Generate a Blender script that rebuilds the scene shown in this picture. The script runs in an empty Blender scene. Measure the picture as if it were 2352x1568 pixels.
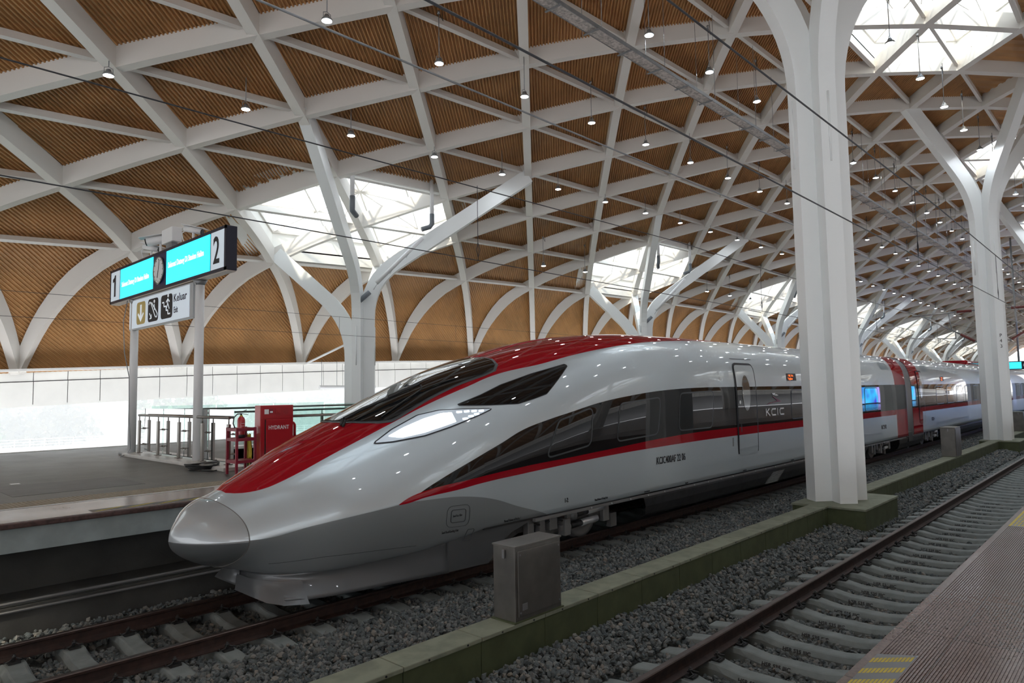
import bpy, math, random
import numpy as np
from mathutils import Matrix, Vector
random.seed(7); rng = np.random.default_rng(11)
S = bpy.context.scene
# ------------------------------------------------------------------ camera
cam_d = bpy.data.cameras.new('camera'); cam = bpy.data.objects.new('camera', cam_d); S.collection.objects.link(cam)
F, CX, CY = 1568., 1176., 784.
def cam_axes(vp=(2654.5, 875.5), roll=.0168):
    dX = np.array([vp[0]-CX, vp[1]-CY, F]); dX /= np.linalg.norm(dX)
    up = np.cross(np.array([1, -roll, 0.]), dX); up /= np.linalg.norm(up)
    if up[1] > 0: up = -up
    return np.stack([dX, np.cross(up, dX), up])
M = cam_axes()
CAM = Vector((0, 0, 3.0))
cam.matrix_world = Matrix([[M[i, 0], -M[i, 1], -M[i, 2], CAM[i]] for i in range(3)] + [[0, 0, 0, 1]])
cam_d.sensor_width = 36; cam_d.lens = 24.0; cam_d.clip_start = .05; cam_d.clip_end = 2000
S.camera = cam
# ------------------------------------------------------------------ light
w = bpy.data.worlds.new('sky'); S.world = w; w.use_nodes = True
wn = w.node_tree.nodes; wl = w.node_tree.links
bg = wn['Background']; bg.inputs['Strength'].default_value = 3.5
tc = wn.new('ShaderNodeTexCoord'); sx = wn.new('ShaderNodeSeparateXYZ'); rp = wn.new('ShaderNodeValToRGB')
wl.new(tc.outputs['Generated'], sx.inputs[0]); wl.new(sx.outputs['Z'], rp.inputs[0]); wl.new(rp.outputs[0], bg.inputs[0])
rp.color_ramp.elements[0].position = 0; rp.color_ramp.elements[0].color = (.93, .95, 1, 1)
rp.color_ramp.elements[1].position = .6; rp.color_ramp.elements[1].color = (.80, .90, 1, 1)
sun_d = bpy.data.lights.new('sun', 'SUN'); sun = bpy.data.objects.new('sun', sun_d); S.collection.objects.link(sun)
sun_d.energy = 5.0; sun_d.angle = math.radians(2.0); sun_d.color = (1, .90, .74)
sun.rotation_euler = Vector((.68, .28, -.68)).to_track_quat('-Z', 'Y').to_euler()
S.view_settings.view_transform = 'Standard'; S.view_settings.look = 'None'
S.view_settings.gamma = 1.0; S.view_settings.use_curve_mapping = False
S.view_settings.exposure = 0.0
S.cycles.use_denoising = True
S.cycles.max_bounces = 8; S.cycles.diffuse_bounces = 4; S.cycles.glossy_bounces = 3; S.cycles.transparent_max_bounces = 10
S.cycles.use_adaptive_sampling = True; S.cycles.adaptive_threshold = .12; S.cycles.adaptive_min_samples = 16
S.cycles.sample_clamp_indirect = 6.0
# ------------------------------------------------------------------ helpers
ROOT = S.collection
WM = {}
def tagp(o, label=None, cat=None, group=None, kind=None):
    if label: o['label'] = label
    if cat: o['category'] = cat
    if group: o['group'] = group
    if kind: o['kind'] = kind
    return o
def thing(name, loc, label, cat, group=None, rz=0, kind=None):
    o = bpy.data.objects.new(name, None); ROOT.objects.link(o); o.empty_display_size = .1
    o.location = loc; o.rotation_euler = (0, 0, rz)
    WM[o.name] = Matrix.Translation(Vector(loc)) @ Matrix.Rotation(rz, 4, 'Z')
    return tagp(o, label, cat, group, kind)
def link(name, me, parent=None):
    o = bpy.data.objects.new(name, me); ROOT.objects.link(o)
    if parent is not None:
        m = WM[parent.name]; WM[o.name] = m
        me.transform(m.inverted()); o.parent = parent
    else: WM[o.name] = Matrix.Identity(4)
    return o
def kids(o): return list(o.children)
def dup(o, loc=None, rz=None, parent=None, label=None, group=None):
    c = o.copy(); ROOT.objects.link(c)
    if parent is not None: c.parent = parent
    if loc is not None: c.location = loc
    if rz is not None: c.rotation_euler = (0, 0, rz)
    if label: c['label'] = label
    if group: c['group'] = group
    for k in kids(o): dup(k, parent=c)
    return c
def npmesh(name, V, Fq, mat=None, smooth=False, mats=None, midx=None):
    """V (n,3), Fq (m,k) constant-size faces"""
    V = np.asarray(V, np.float32); Fq = np.asarray(Fq, np.int32)
    me = bpy.data.meshes.new(name)
    me.vertices.add(len(V)); me.vertices.foreach_set('co', V.ravel())
    k = Fq.shape[1]; m = len(Fq)
    me.loops.add(m*k); me.loops.foreach_set('vertex_index', Fq.ravel())
    me.polygons.add(m); me.polygons.foreach_set('loop_start', np.arange(0, m*k, k, dtype=np.int32))
    me.polygons.foreach_set('loop_total', np.full(m, k, np.int32))
    me.polygons.foreach_set('use_smooth', np.full(m, bool(smooth)))
    if mats:
        for a in mats: me.materials.append(a)
        if midx is not None: me.polygons.foreach_set('material_index', np.asarray(midx, np.int32))
    elif mat: me.materials.append(mat)
    me.update(calc_edges=True)
    return me
class MB:
    def __init__(s): s.v = []; s.f = []; s.m = []; s.cur = 0; s.sm = []; s.smooth = False
    def add(s, V, Fs):
        n = len(s.v); s.v += [tuple(map(float, p)) for p in V]
        for f in Fs: s.f.append([n+i for i in f]); s.m.append(s.cur); s.sm.append(s.smooth)
        return s
    def box(s, x0, x1, y0, y1, z0, z1):
        V = [(x, y, z) for z in (z0, z1) for y in (y0, y1) for x in (x0, x1)]
        return s.add(V, [(0, 2, 3, 1), (4, 5, 7, 6), (0, 1, 5, 4), (2, 6, 7, 3), (0, 4, 6, 2), (1, 3, 7, 5)])
    def hexa(s, P):   # 8 pts: bottom 4 loop, top 4 loop
        return s.add(P, [(0, 3, 2, 1), (4, 5, 6, 7), (0, 1, 5, 4), (1, 2, 6, 5), (2, 3, 7, 6), (3, 0, 4, 7)])
    def bar(s, a, b, wd, ht, up=(0, 0, 1)):
        a = Vector(a); b = Vector(b); d = (b-a).normalized(); u = Vector(up)
        r = d.cross(u)
        if r.length < 1e-4: r = d.cross(Vector((1, 0, 0)))
        r.normalize(); u = r.cross(d)
        P = []
        for c in (a, b):
            P += [c-r*wd/2-u*ht/2, c+r*wd/2-u*ht/2, c+r*wd/2+u*ht/2, c-r*wd/2+u*ht/2]
        return s.hexa(P)
    def tube(s, path, r, n=10, cap=True, closed=False):
        path = [Vector(p) for p in path]; N = len(path); rings = []
        rr = r if hasattr(r, '__len__') else [r]*N
        prev = None
        for i, p in enumerate(path):
            if closed: d = path[(i+1) % N]-path[i-1]
            else: d = path[min(i+1, N-1)]-path[max(i-1, 0)]
            d.normalize()
            if prev is None:
                a = Vector((0, 0, 1)) if abs(d.z) < .9 else Vector((1, 0, 0)); u = d.cross(a).normalized()
            else:
                u = prev-d*prev.dot(d); u.normalize()
            prev = u; v = d.cross(u)
            rings.append([p+(u*math.cos(t)+v*math.sin(t))*rr[i] for t in [2*math.pi*k/n for k in range(n)]])
        V = [q for g in rings for q in g]; Fs = []
        M_ = N if closed else N-1
        for i in range(M_):
            j = (i+1) % N
            for k in range(n): Fs.append((i*n+k, i*n+(k+1) % n, j*n+(k+1) % n, j*n+k))
        sm = s.smooth; s.smooth = True; s.add(V, Fs); s.smooth = sm
        if cap and not closed:
            b = len(s.v)-len(V)
            s.f.append([b+k for k in range(n)][::-1]); s.m.append(s.cur); s.sm.append(False)
            s.f.append([b+(N-1)*n+k for k in range(n)]); s.m.append(s.cur); s.sm.append(False)
        return s
    def cyl(s, a, b, r, n=16, r2=None): return s.tube([a, b], [r, r if r2 is None else r2], n)
    def lathe(s, c, prof, n=20, axis='Z'):
        path = []; 
        V = []; Fs = []
        for (r, h) in prof:
            for k in range(n):
                t = 2*math.pi*k/n
                if axis == 'Z': V.append((c[0]+r*math.cos(t), c[1]+r*math.sin(t), c[2]+h))
                else: V.append((c[0]+r*math.cos(t), c[1]+h, c[2]+r*math.sin(t)))
        for i in range(len(prof)-1):
            for k in range(n): Fs.append((i*n+k, i*n+(k+1) % n, (i+1)*n+(k+1) % n, (i+1)*n+k))
        sm = s.smooth; s.smooth = True; s.add(V, Fs); s.smooth = sm
        return s
    def prism(s, poly, a, b, plane='XZ'):
        """extrude 2D polygon between a and b along third axis"""
        def P(p, t): return (p[0], t, p[1]) if plane == 'XZ' else ((p[0], p[1], t) if plane == 'XY' else (t, p[0], p[1]))
        n = len(poly)
        V = [P(p, a) for p in poly]+[P(p, b) for p in poly]
        Fs = [tuple(range(n))[::-1], tuple(range(n, 2*n))]+[(i, (i+1) % n, n+(i+1) % n, n+i) for i in range(n)]
        return s.add(V, Fs)
    def build(s, name, mat, parent=None, bevel=0, bseg=2):
        me = bpy.data.meshes.new(name); me.from_pydata(s.v, [], s.f)
        for mm in (mat if isinstance(mat, (list, tuple)) else [mat]): me.materials.append(mm)
        me.polygons.foreach_set('material_index', s.m); me.polygons.foreach_set('use_smooth', s.sm)
        me.update()
        o = link(name, me, parent)
        if bevel:
            b = o.modifiers.new('bevel', 'BEVEL'); b.width = bevel; b.segments = bseg; b.limit_method = 'ANGLE'
        return o
def text(name, body, origin, right, upv, size, mat, parent, sx=1.0, align='LEFT', depth=.002, bold=0):
    cu = bpy.data.curves.new(name, 'FONT'); cu.body = body; cu.size = size; cu.align_x = align; cu.extrude = depth; cu.offset = bold
    cu.resolution_u = 3
    t = bpy.data.objects.new('t', cu); me = bpy.data.meshes.new_from_object(t)
    bpy.data.objects.remove(t); bpy.data.curves.remove(cu)
    r = Vector(right).normalized(); u = Vector(upv).normalized(); n = r.cross(u); o = Vector(origin)
    me.transform(Matrix([[r[i]*sx, u[i], n[i], o[i]] for i in range(3)]+[[0, 0, 0, 1]]))
    me.materials.clear(); me.materials.append(mat); me.name = name
    return link(name, me, parent)
# ------------------------------------------------------------------ materials
def mat(name, col, rough=.5, metal=0, coat=0, spec=.5, var=0, vscale=3, bump=0, bscale=30, emit=0, ecol=None, col2=None, crough=.05, vec='Object', stretch=None):
    m = bpy.data.materials.new(name); m.use_nodes = True; nt = m.node_tree; n = nt.nodes; l = nt.links
    b = n['Principled BSDF']
    b.inputs['Base Color'].default_value = (*col, 1); b.inputs['Roughness'].default_value = rough
    b.inputs['Metallic'].default_value = metal; b.inputs['Coat Weight'].default_value = coat; b.inputs['Coat Roughness'].default_value = crough
    b.inputs['Specular IOR Level'].default_value = spec
    if emit: b.inputs['Emission Color'].default_value = (*(ecol or col), 1); b.inputs['Emission Strength'].default_value = emit
    if var or bump:
        g = n.new('ShaderNodeNewGeometry')
        vsrc = g.outputs['Position']
        if stretch:
            mp = n.new('ShaderNodeMapping'); mp.inputs['Scale'].default_value = stretch; l.new(vsrc, mp.inputs[0]); vsrc = mp.outputs[0]
    if var:
        t = n.new('ShaderNodeTexNoise'); t.inputs['Scale'].default_value = vscale; t.inputs['Detail'].default_value = 6; l.new(vsrc, t.inputs['Vector'])
        mx = n.new('ShaderNodeMix'); mx.data_type = 'RGBA'
        c2 = col2 or tuple(c*(1-var) for c in col)
        mx.inputs['A'].default_value = (*col, 1); mx.inputs['B'].default_value = (*c2, 1)
        r = n.new('ShaderNodeMapRange'); r.inputs['From Min'].default_value = .38; r.inputs['From Max'].default_value = .65
        l.new(t.outputs[0], r.inputs[0]); l.new(r.outputs[0], mx.inputs['Factor']); l.new(mx.outputs['Result'], b.inputs['Base Color'])
    if bump:
        t2 = n.new('ShaderNodeTexNoise'); t2.inputs['Scale'].default_value = bscale; t2.inputs['Detail'].default_value = 4; l.new(vsrc, t2.inputs['Vector'])
        bp = n.new('ShaderNodeBump'); bp.inputs['Strength'].default_value = bump; bp.inputs['Distance'].default_value = .02
        l.new(t2.outputs[0], bp.inputs['Height']); l.new(bp.outputs[0], b.inputs['Normal'])
    return m
white_steel = mat('white_painted_steel', (.72, .69, .645), .42)
col_steel = mat('white_column_paint', (.84, .86, .85), .38)
panel_white = mat('white_panel', (.86, .85, .81), .5, var=.05, vscale=1.5)
panel_gap = mat('panel_gap', (.08, .07, .08), .8)
wood = mat('timber_tone_deck', (.50, .262, .10), .5, var=.22, vscale=.9)
concrete = mat('concrete', (.36, .38, .37), .85, var=.25, vscale=2.5, bump=.15)
beam_con = mat('pale_concrete', (.30, .34, .34), .8, var=.2, vscale=3, bump=.1)
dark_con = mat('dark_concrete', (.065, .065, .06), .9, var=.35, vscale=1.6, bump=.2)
duct_green = mat('green_cast_duct', (.075, .09, .04), .75, var=.25, vscale=4, bump=.1)
duct_cap = mat('green_grey_duct_cap', (.23, .245, .18), .8, var=.25, vscale=5, bump=.1)
rust = mat('rusty_rail', (.045, .022, .017), .7, var=.5, vscale=12)
railtop = mat('rail_head', (.13, .10, .09), .38, metal=.7, var=.3, vscale=8)
sleeper_m = mat('sleeper_concrete', (.22, .245, .24), .85, var=.22, vscale=5, bump=.1)
clip_m = mat('clip_iron', (.05, .05, .05), .5, metal=.5)
black_print = mat('black_print', (.012, .012, .014), .6)
steel_box = mat('brushed_stainless', (.22, .21, .195), .42, metal=.8, var=.25, vscale=3)
steel = mat('stainless_steel', (.26, .24, .22), .3, metal=.9)
dark_metal = mat('dark_underframe', (.035, .035, .037), .55, var=.4, vscale=5)
mid_metal = mat('grey_castings', (.20, .20, .20), .5, metal=.3)
silver_m = mat('bright_cylinder', (.55, .56, .57), .3, metal=.5)
black_rub = mat('black_rubber', (.012, .012, .012), .45)
wire_m = mat('dark_wire', (.03, .03, .035), .5)
galv = mat('galvanised_steel', (.30, .31, .32), .45, metal=.6, var=.2, vscale=4)
red_cab = mat('red_cabinet_paint', (.42, .010, .018), .3, coat=.5)
red_frame = mat('dark_red_frame', (.23, .012, .03), .4)
insul = mat('red_insulator', (.16, .02, .015), .3)
white_plain = mat('white_plain', (.80, .80, .80), .4)
grey_pvc = mat('grey_pipe_elbow', (.16, .18, .20), .5)
yellow = mat('yellow_paint', (.55, .42, .03), .6, var=.15, vscale=15)
navy = mat('navy_case', (.010, .012, .03), .35)
soffit = mat('sign_underside', (.62, .53, .47), .5)
led_cyan = mat('cyan_display', (.02, .3, .4), .3, emit=1.15, ecol=(.045, .78, .95))
led_white = mat('white_display_text', (.8, .9, .9), .3, emit=1.0, ecol=(.85, 1, 1))
lightbox = mat('lit_sign_face', (.55, .62, .68), .35, emit=.38, ecol=(.70, .80, .90))
gold = mat('gold_pictogram', (.42, .33, .12), .4, emit=.12, ecol=(.55, .42, .14))
lamp_face = mat('lamp_lens', (1, 1, 1), .3, emit=190, ecol=(.86, .93, 1))
lamp_body = mat('lamp_housing', (.30, .31, .32), .4, metal=.5)
orange_led = mat('orange_led', (.3, .05, .01), .3, emit=2.0, ecol=(1, .16, .02))
# ------------------------------------------------------------------ roof geometry
def hermite(xs, ys):
    xs = np.array(xs, float); ys = np.array(ys, float); n = len(xs)
    d = np.diff(ys)/np.diff(xs); m = np.zeros(n); m[0] = d[0]; m[-1] = d[-1]
    for i in range(1, n-1):
        if d[i-1]*d[i] <= 0: m[i] = 0
        else:
            w1 = 2*(xs[i+1]-xs[i])+(xs[i]-xs[i-1]); w2 = (xs[i+1]-xs[i])+2*(xs[i]-xs[i-1])
            m[i] = (w1+w2)/(w1/d[i-1]+w2/d[i])
    def f(x):
        x = np.clip(np.asarray(x, float), xs[0], xs[-1]); i = np.clip(np.searchsorted(xs, x, side='right')-1, 0, n-2)
        h = xs[i+1]-xs[i]; t = (x-xs[i])/h
        return (1+2*t)*(1-t)**2*ys[i]+t*(1-t)**2*h*m[i]+t*t*(3-2*t)*ys[i+1]+t*t*(t-1)*h*m[i+1]
    return f
def lift(x):
    x = np.clip(x, -20, 150.)
    return .0011*(55*x-x*x/2)-.0011*(55*16.3-16.3**2/2)
def liftc(x):   # gentle fall towards the far end
    x = np.asarray(x, float); return np.where(x < 70, lift(x), lift(70.)-.00022*(x-70)**2)
YC = 5.1; RS = 2.36; PX = 5.4; X0G = 16.3
def rowY(j): return YC+RS*(10-j)
# underside profile, arc parameter from crown to foot
PB = np.array([(5.1, 15.25), (7.46, 15.12), (9.82, 14.82), (12.18, 14.35), (14.54, 13.70), (16.9, 12.88), (19.26, 12.03), (21.62, 11.08), (23.98, 9.95), (25.3, 9.25), (26.3, 8.55), (27.0, 7.95), (27.55, 7.2), (28.1, 6.1), (28.4, 5.2), (28.62, 4.42)])
_s = np.concatenate([[0], np.cumsum(np.hypot(*np.diff(PB, axis=0).T))])
fY = hermite(_s, PB[:, 0]); fZ = hermite(_s, PB[:, 1]); SMAX = _s[-1]
RD = .47   # rib depth
def dfac(s): t = np.clip((np.asarray(s)/SMAX-.62)/.38, 0, 1); u_ = np.clip((np.asarray(s)/SMAX-.84)/.16, 0, 1); return 1-.18*t*t*(3-2*t)-.42*u_*u_*(3-2*u_)
def prof(s, off=0.):
    y = fY(s); z = fZ(s)
    e = .01; dy = fY(s+e)-fY(s-e); dz = fZ(s+e)-fZ(s-e); L = np.hypot(dy, dz)
    ny, nz = -dz/L, dy/L
    off = off*dfac(s)
    return y+ny*off, z+nz*off
_sd = np.linspace(0, SMAX, 900)
def deckZ(y):
    yy = y if y >= YC else 2*YC-y; a, b = prof(_sd, RD); return float(np.interp(yy, a, b))
def sOfY(y): return float(np.interp(y, fY(np.linspace(0, SMAX, 800)), np.linspace(0, SMAX, 800)))
holes = [(X0G+21.6*k, rowY(2)) for k in range(-2, 9)]+[(X0G+21.6*k, 2*YC-rowY(2)) for k in range(-2, 9)]+[(X0G+10.8+21.6*k, YC) for k in range(-2, 9)]
def in_hole(x, y, e=.18):
    r = np.zeros(np.shape(x), bool)
    for hx, hy in holes:
        dy = np.abs(y-hy); r |= (dy < RS+e) & (np.abs(x-hx) < PX+e*1.3-PX/2*dy/RS)
    return r
def ceiling_part(x0a, x0b, dx, ds, corr, side):
    cot = PX/2/RS
    A = np.arange(x0a, x0b, dx); s = np.arange(0, SMAX+ds*.5, ds); s[-1] = SMAX
    h = np.array([0, 0, 1, 1])*corr
    off = RD+.02+np.tile(h, len(A)//4+1)[:len(A)]
    X = A[:, None]+s[None, :]*cot
    # trapezoid: shift alternate lines to steepen the sides
    sh = np.tile(np.array([.0, .25, .0, .25])*dx, len(A)//4+1)[:len(A)]
    X = X+sh[:, None]
    Yp = np.empty_like(X); Zp = np.empty_like(X)
    for c in (0, 2):
        y, z = prof(s, RD+.02+h[c]); Yp[c::4] = y; Zp[c::4] = z
        Yp[c+1::4] = y; Zp[c+1::4] = z
    Zp = Zp+liftc(X)
    if side < 0: Yp = 2*YC-Yp
    n, m = X.shape
    i, j = np.meshgrid(np.arange(n-1), np.arange(m-1), indexing='ij')
    q = np.stack([i*m+j, (i+1)*m+j, (i+1)*m+j+1, i*m+j+1], -1).reshape(-1, 4)
    V = np.stack([X, Yp, Zp], -1).reshape(-1, 3)
    c = V[q].mean(1); yy = c[:, 1]
    if side < 0: q = q[:, ::-1]
    # use underside row position for the hole test
    keep = ~in_hole(c[:, 0], yy, .18 if dx < .15 else .34)
    keep &= (c[:, 0] > -22) & (c[:, 0] < 178)
    q = q[keep]
    used = np.unique(q); mp = np.full(len(V), -1, np.int32); mp[used] = np.arange(len(used))
    return V[used], mp[q]
Vs, Qs, nn = [], [], 0
for a in [(-36, 62, .04, .3, .065, 1), (60, 190, .1, .6, .055, 1), (-36, 190, .2, .6, .06, -1)]:
    V, Q = ceiling_part(*a); Vs.append(V); Qs.append(Q+nn); nn += len(V)
ceil_o = link('ceiling', npmesh('ceiling', np.concatenate(Vs), np.concatenate(Qs), wood))
rc_ = MB(); x = -22.
while x < 176:
    if not in_hole(np.array(x+.2), np.array(YC), .25): z_ = deckZ(YC)+float(liftc(x+.2)); rc_.box(x, x+.4, YC-.07, YC+.07, z_-.0, z_+.12)
    x += .4
rco = rc_.build('ridge_light_stop', wood, ceil_o)  # added strip plugging the crown seam, where daylight leaked between the deck halves
tagp(ceil_o, 'corrugated timber-toned ceiling curving over the whole station', 'ceiling', kind='structure')
# opaque roofing skin above the deck keeps daylight out of laps
lat = thing('roof_lattice', (X0G, YC, 15.0), 'white steel lattice of crossing diagonal ribs under the timber ceiling', 'roof structure', kind='structure')
def rib_mesh(Xf, sgn, w=.31):
    ss = np.concatenate([np.linspace(0, SMAX*.66, 18), np.linspace(SMAX*.66, SMAX, 22)[1:]])
    yb, zb = prof(ss, 0.); yt, zt = prof(ss, RD+.10)
    # full rib: left half (s from SMAX to 0) then mirrored right half
    YB = np.concatenate([yb[::-1], 2*YC-yb[1:]]); ZB = np.concatenate([zb[::-1], zb[1:]])
    YT = np.concatenate([yt[::-1], 2*YC-yt[1:]]); ZT_ = np.concatenate([zt[::-1], zt[1:]])
    k = PX/2/RS; yf = rowY(0)
    XB = Xf+sgn*k*(yf-YB); XT = Xf+sgn*k*(yf-YT)
    ZB = ZB+liftc(XB); ZT_ = ZT_+liftc(XT)
    d = np.array([sgn*k, -1.]); d /= np.linalg.norm(d); p = np.array([-d[1], d[0]])*w/2
    V = np.stack([np.stack([XB-p[0], YB-p[1], ZB], -1), np.stack([XB+p[0], YB+p[1], ZB], -1), np.stack([XT+p[0], YT+p[1], ZT_], -1), np.stack([XT-p[0], YT-p[1], ZT_], -1)], 1)
    n = len(XB); V = V.reshape(-1, 3); q = []
    for i in range(n-1):
        for c in range(4): q.append((i*4+c, i*4+(c+1) % 4, (i+1)*4+(c+1) % 4, (i+1)*4+c))
    return npmesh('diagonal_rib', V, q, white_steel)
for k in range(-15, 31):
    xf = 5.5+PX*k
    if -24 < xf+27 < 185: link('diagonal_rib', rib_mesh(xf, 1), lat)
    if -24 < xf-27 < 170: link('diagonal_rib', rib_mesh(xf, -1), lat)
pur = []
for j in range(1, 20):
    s = sOfY(rowY(j) if j <= 10 else 2*YC-rowY(j))
    y, z = prof(s, RD-.02)
    if j > 10: y = 2*YC-y
    y2, z2 = prof(s, RD-.26)
    if j > 10: y2 = 2*YC-y2
    for k in range(-5, 30):
        xa = 5.5+PX*k+(PX/2 if j % 2 else 0); xb = xa+PX
        d = math.hypot((xa+xb)/2-8, y-4)
        pur.append((d+(60 if (j > 11 or xa < -3) else 0), xa, xb, y, z, y2, z2))
pur.sort(key=lambda t: t[0])
def pur_bar(mb, xa, xb, y, z, y2, z2):
    n = Vector((0, y-y2, z-z2)).normalized(); t = Vector((1, 0, 0)).cross(n)
    P = []
    for x in (xa, xb):
        c1 = Vector((x, y2, z2+float(liftc(x)))); c2 = Vector((x, y, z+float(liftc(x))))
        P += [c1-t*.06, c1+t*.06, c2+t*.06, c2-t*.06]
    mb.hexa(P)
for p in pur[:100]:
    mb = MB(); pur_bar(mb, *p[1:]); mb.build('purlin', white_steel, lat)
mb = MB()
for p in pur[100:]: pur_bar(mb, *p[1:])
o = mb.build('purlins', white_steel, lat); o['kind'] = 'stuff'
# ---- skylights
glass = bpy.data.materials.new('skylight_glass'); glass.use_nodes = True; gn = glass.node_tree.nodes; gl = glass.node_tree.links
gn.clear(); go = gn.new('ShaderNodeOutputMaterial'); gm = gn.new('ShaderNodeMixShader'); gt = gn.new('ShaderNodeBsdfTransparent'); gg = gn.new('ShaderNodeBsdfGlossy')
gt.inputs[0].default_value = (.96, .98, .98, 1); gg.inputs['Roughness'].default_value = .02; gm.inputs[0].default_value = .08
gl.new(gt.outputs[0], gm.inputs[1]); gl.new(gg.outputs[0], gm.inputs[2]); gl.new(gm.outputs[0], go.inputs[0])
def skylight(hx, hy, idx):
    pts = [(PX, 0), (PX/2, RS), (-PX/2, RS), (-PX, 0), (-PX/2, -RS), (PX/2, -RS)]
    def top(x, y, up):
        return (x, y, deckZ(y)+float(liftc(x))+up+.15)
    t = thing('window_%d' % idx, (hx, hy, top(hx, hy, 0)[2]), 'hexagonal glazed roof skylight with white upstand', 'skylight', kind='structure')
    up = MB(); fr = MB(); gz = MB()
    ring = [(hx+a, hy+b) for a, b in pts]
    for i in range(6):
        a = ring[i]; b = ring[(i+1) % 6]
        A0 = top(*a, -.40); B0 = top(*b, -.40); A1 = top(*a, .75); B1 = top(*b, .75)
        n = Vector((b[1]-a[1], -(b[0]-a[0]), 0)).normalized()*.12
        up.hexa([A0, B0, Vector(B0)+n, Vector(A0)+n, A1, B1, Vector(B1)+n, Vector(A1)+n])
        fr.bar(A1, B1, .12, .12)
        ctr = Vector((hx, hy, 0)); fa = (Vector((a[0], a[1], 0))-ctr).normalized()*.85; fb = (Vector((b[0], b[1], 0))-ctr).normalized()*.85
        A2 = Vector(top(a[0]+fa.x, a[1]+fa.y, -.02)); B2 = Vector(top(b[0]+fb.x, b[1]+fb.y, -.02)); A3 = Vector(top(*a, -.02)); B3 = Vector(top(*b, -.02)); dn_ = Vector((0, 0, .06))
        up.hexa([A3, B3, B2, A2, A3+dn_, B3+dn_, B2+dn_, A2+dn_])
        c = top(hx, hy, .95)
        fr.bar(A1, c, .06, .10)
        m1 = (Vector(A1)+Vector(c))/2; m2 = (Vector(B1)+Vector(c))/2
        fr.bar(m1, m2, .04, .06); mm = (Vector(A1)+Vector(B1))/2
        fr.bar(mm, c, .035, .06)
        fr.bar(mm, m1, .03, .05); fr.bar(mm, m2, .03, .05)
        gz.add([A1, B1, c], [(0, 1, 2)])
    up.build('upstand', panel_white, t); fr.build('glazing_bars', white_steel, t); gz.build('glazing', glass, t)
for i, (hx, hy) in enumerate(holes): skylight(hx, hy, i+1)
# ---- eave fascia
def band(side, name):
    mb = MB()
    def topz(x): return 4.52+.85*float(liftc(x))
    y0 = 28.9 if side > 0 else 2*YC-28.9
    x = -14.0
    mb.cur = 1
    while x < 175:
        z = topz(x); mb.hexa([(x, y0, z-1.25), (x+5, y0, topz(x+5)-1.25), (x+5, y0+.1*side, topz(x+5)-1.25), (x, y0+.1*side, z-1.25), (x, y0, z-.01), (x+5, y0, topz(x+5)-.01), (x+5, y0+.1*side, topz(x+5)-.01), (x, y0+.1*side, z-.01)]); x += 5
    mb.cur = 0; k = 0; x = -13.95
    while x < 172:
        a, b = x+.012, x+1.038
        for (d0, d1, yo) in ((0, .42, -.04), (.45, 1.32, -.07)):
            yy = y0+side*(yo)
            pts = [(a, yy, topz(a)-d1), (b, yy, topz(b)-d1), (b, yy+side*.03, topz(b)-d1), (a, yy+side*.03, topz(a)-d1), (a, yy, topz(a)-d0), (b, yy, topz(b)-d0), (b, yy+side*.03, topz(b)-d0), (a, yy+side*.03, topz(a)-d0)]
            mb.hexa(pts)
        x += 1.05
    # top ledge under the rib feet
    x = -14.0
    while x < 175:
        a, b = sorted((y0-side*.75, y0+side*.6))
        mb.hexa([(x, a, topz(x)-.08), (x+5, a, topz(x+5)-.08), (x+5, b, topz(x+5)-.08), (x, b, topz(x)-.08), (x, a, topz(x)), (x+5, a, topz(x+5)), (x+5, b, topz(x+5)), (x, b, topz(x))]); x += 5
    o = mb.build(name, [panel_white, panel_gap])
    return tagp(o, 'white two-row panelled eave fascia below the timber ceiling' if side > 0 else 'white panelled eave fascia on the near platform side', 'fascia', kind='structure')
band(1, 'wall_left'); band(-1, 'trim_2')
mb = MB(); mb.box(-14, 178, -18.9, -18.8, 1.4, 4.4); tagp(mb.build('light_blocker_right', mat('blocker_grey', (.34, .34, .34), .6)), 'unseen grey wall added behind the near platform to block side daylight', 'wall', kind='structure')  # added and unseen: shuts out side daylight and its reflection in the train
mb = MB(); mb.box(-22.3, -22, -18.9, 29.5, 4.6, 20); tagp(mb.build('light_blocker_end', mat('end_blocker_grey', (.34, .34, .34), .6)), 'unseen grey gable added behind the camera to keep sky light off the ceiling', 'wall', kind='structure')  # added and unseen: dims the upper ribs, open below for low daylight
# ------------------------------------------------------------------ tree columns
Ddir = Vector((PX/2, RS, 0)).normalized()
def arm_mesh(mb, c, sx_, sy_, z0, zc, rt, zt, w=.37, D=.60):
    d = Vector((sx_*PX/2, sy_*RS, 0)).normalized(); p = Vector((-d.y, d.x, 0))*w/2
    R0 = D/2
    cor = Vector((R0, zc)); tg = Vector((rt, zt)); dirn = (tg-cor).normalized(); k = 1.5
    path = [Vector((R0, z0)), Vector((R0, zc-k))]
    for i in range(1, 8):
        t = i/8; a = Vector((R0, zc-k)); b = cor; e = cor+dirn*k
        path.append((1-t)**2*a+2*t*(1-t)*b+t*t*e)
    path += [cor+dirn*k, tg]
    rings = []
    for i, q in enumerate(path):
        t = (path[min(i+1, len(path)-1)]-path[max(i-1, 0)]).normalized(); nrm = Vector((t.y, -t.x))
        hw = D/2
        rings.append((q-nrm*hw, q+nrm*hw))
    V = []; Fs = []
    for (a, b) in rings:
        for (q, s_) in ((a, -1), (b, -1), (b, 1), (a, 1)):
            V.append(Vector(c)+d*q.x+Vector((0, 0, q.y))+p*s_)
    n = len(rings)
    for i in range(n-1):
        for k_ in range(4): Fs.append((i*4+k_, i*4+(k_+1) % 4, (i+1)*4+(k_+1) % 4, (i+1)*4+k_))
    Fs += [(3, 2, 1, 0), (n*4-4, n*4-3, n*4-2, n*4-1)]
    mb.add(V, Fs)
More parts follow.
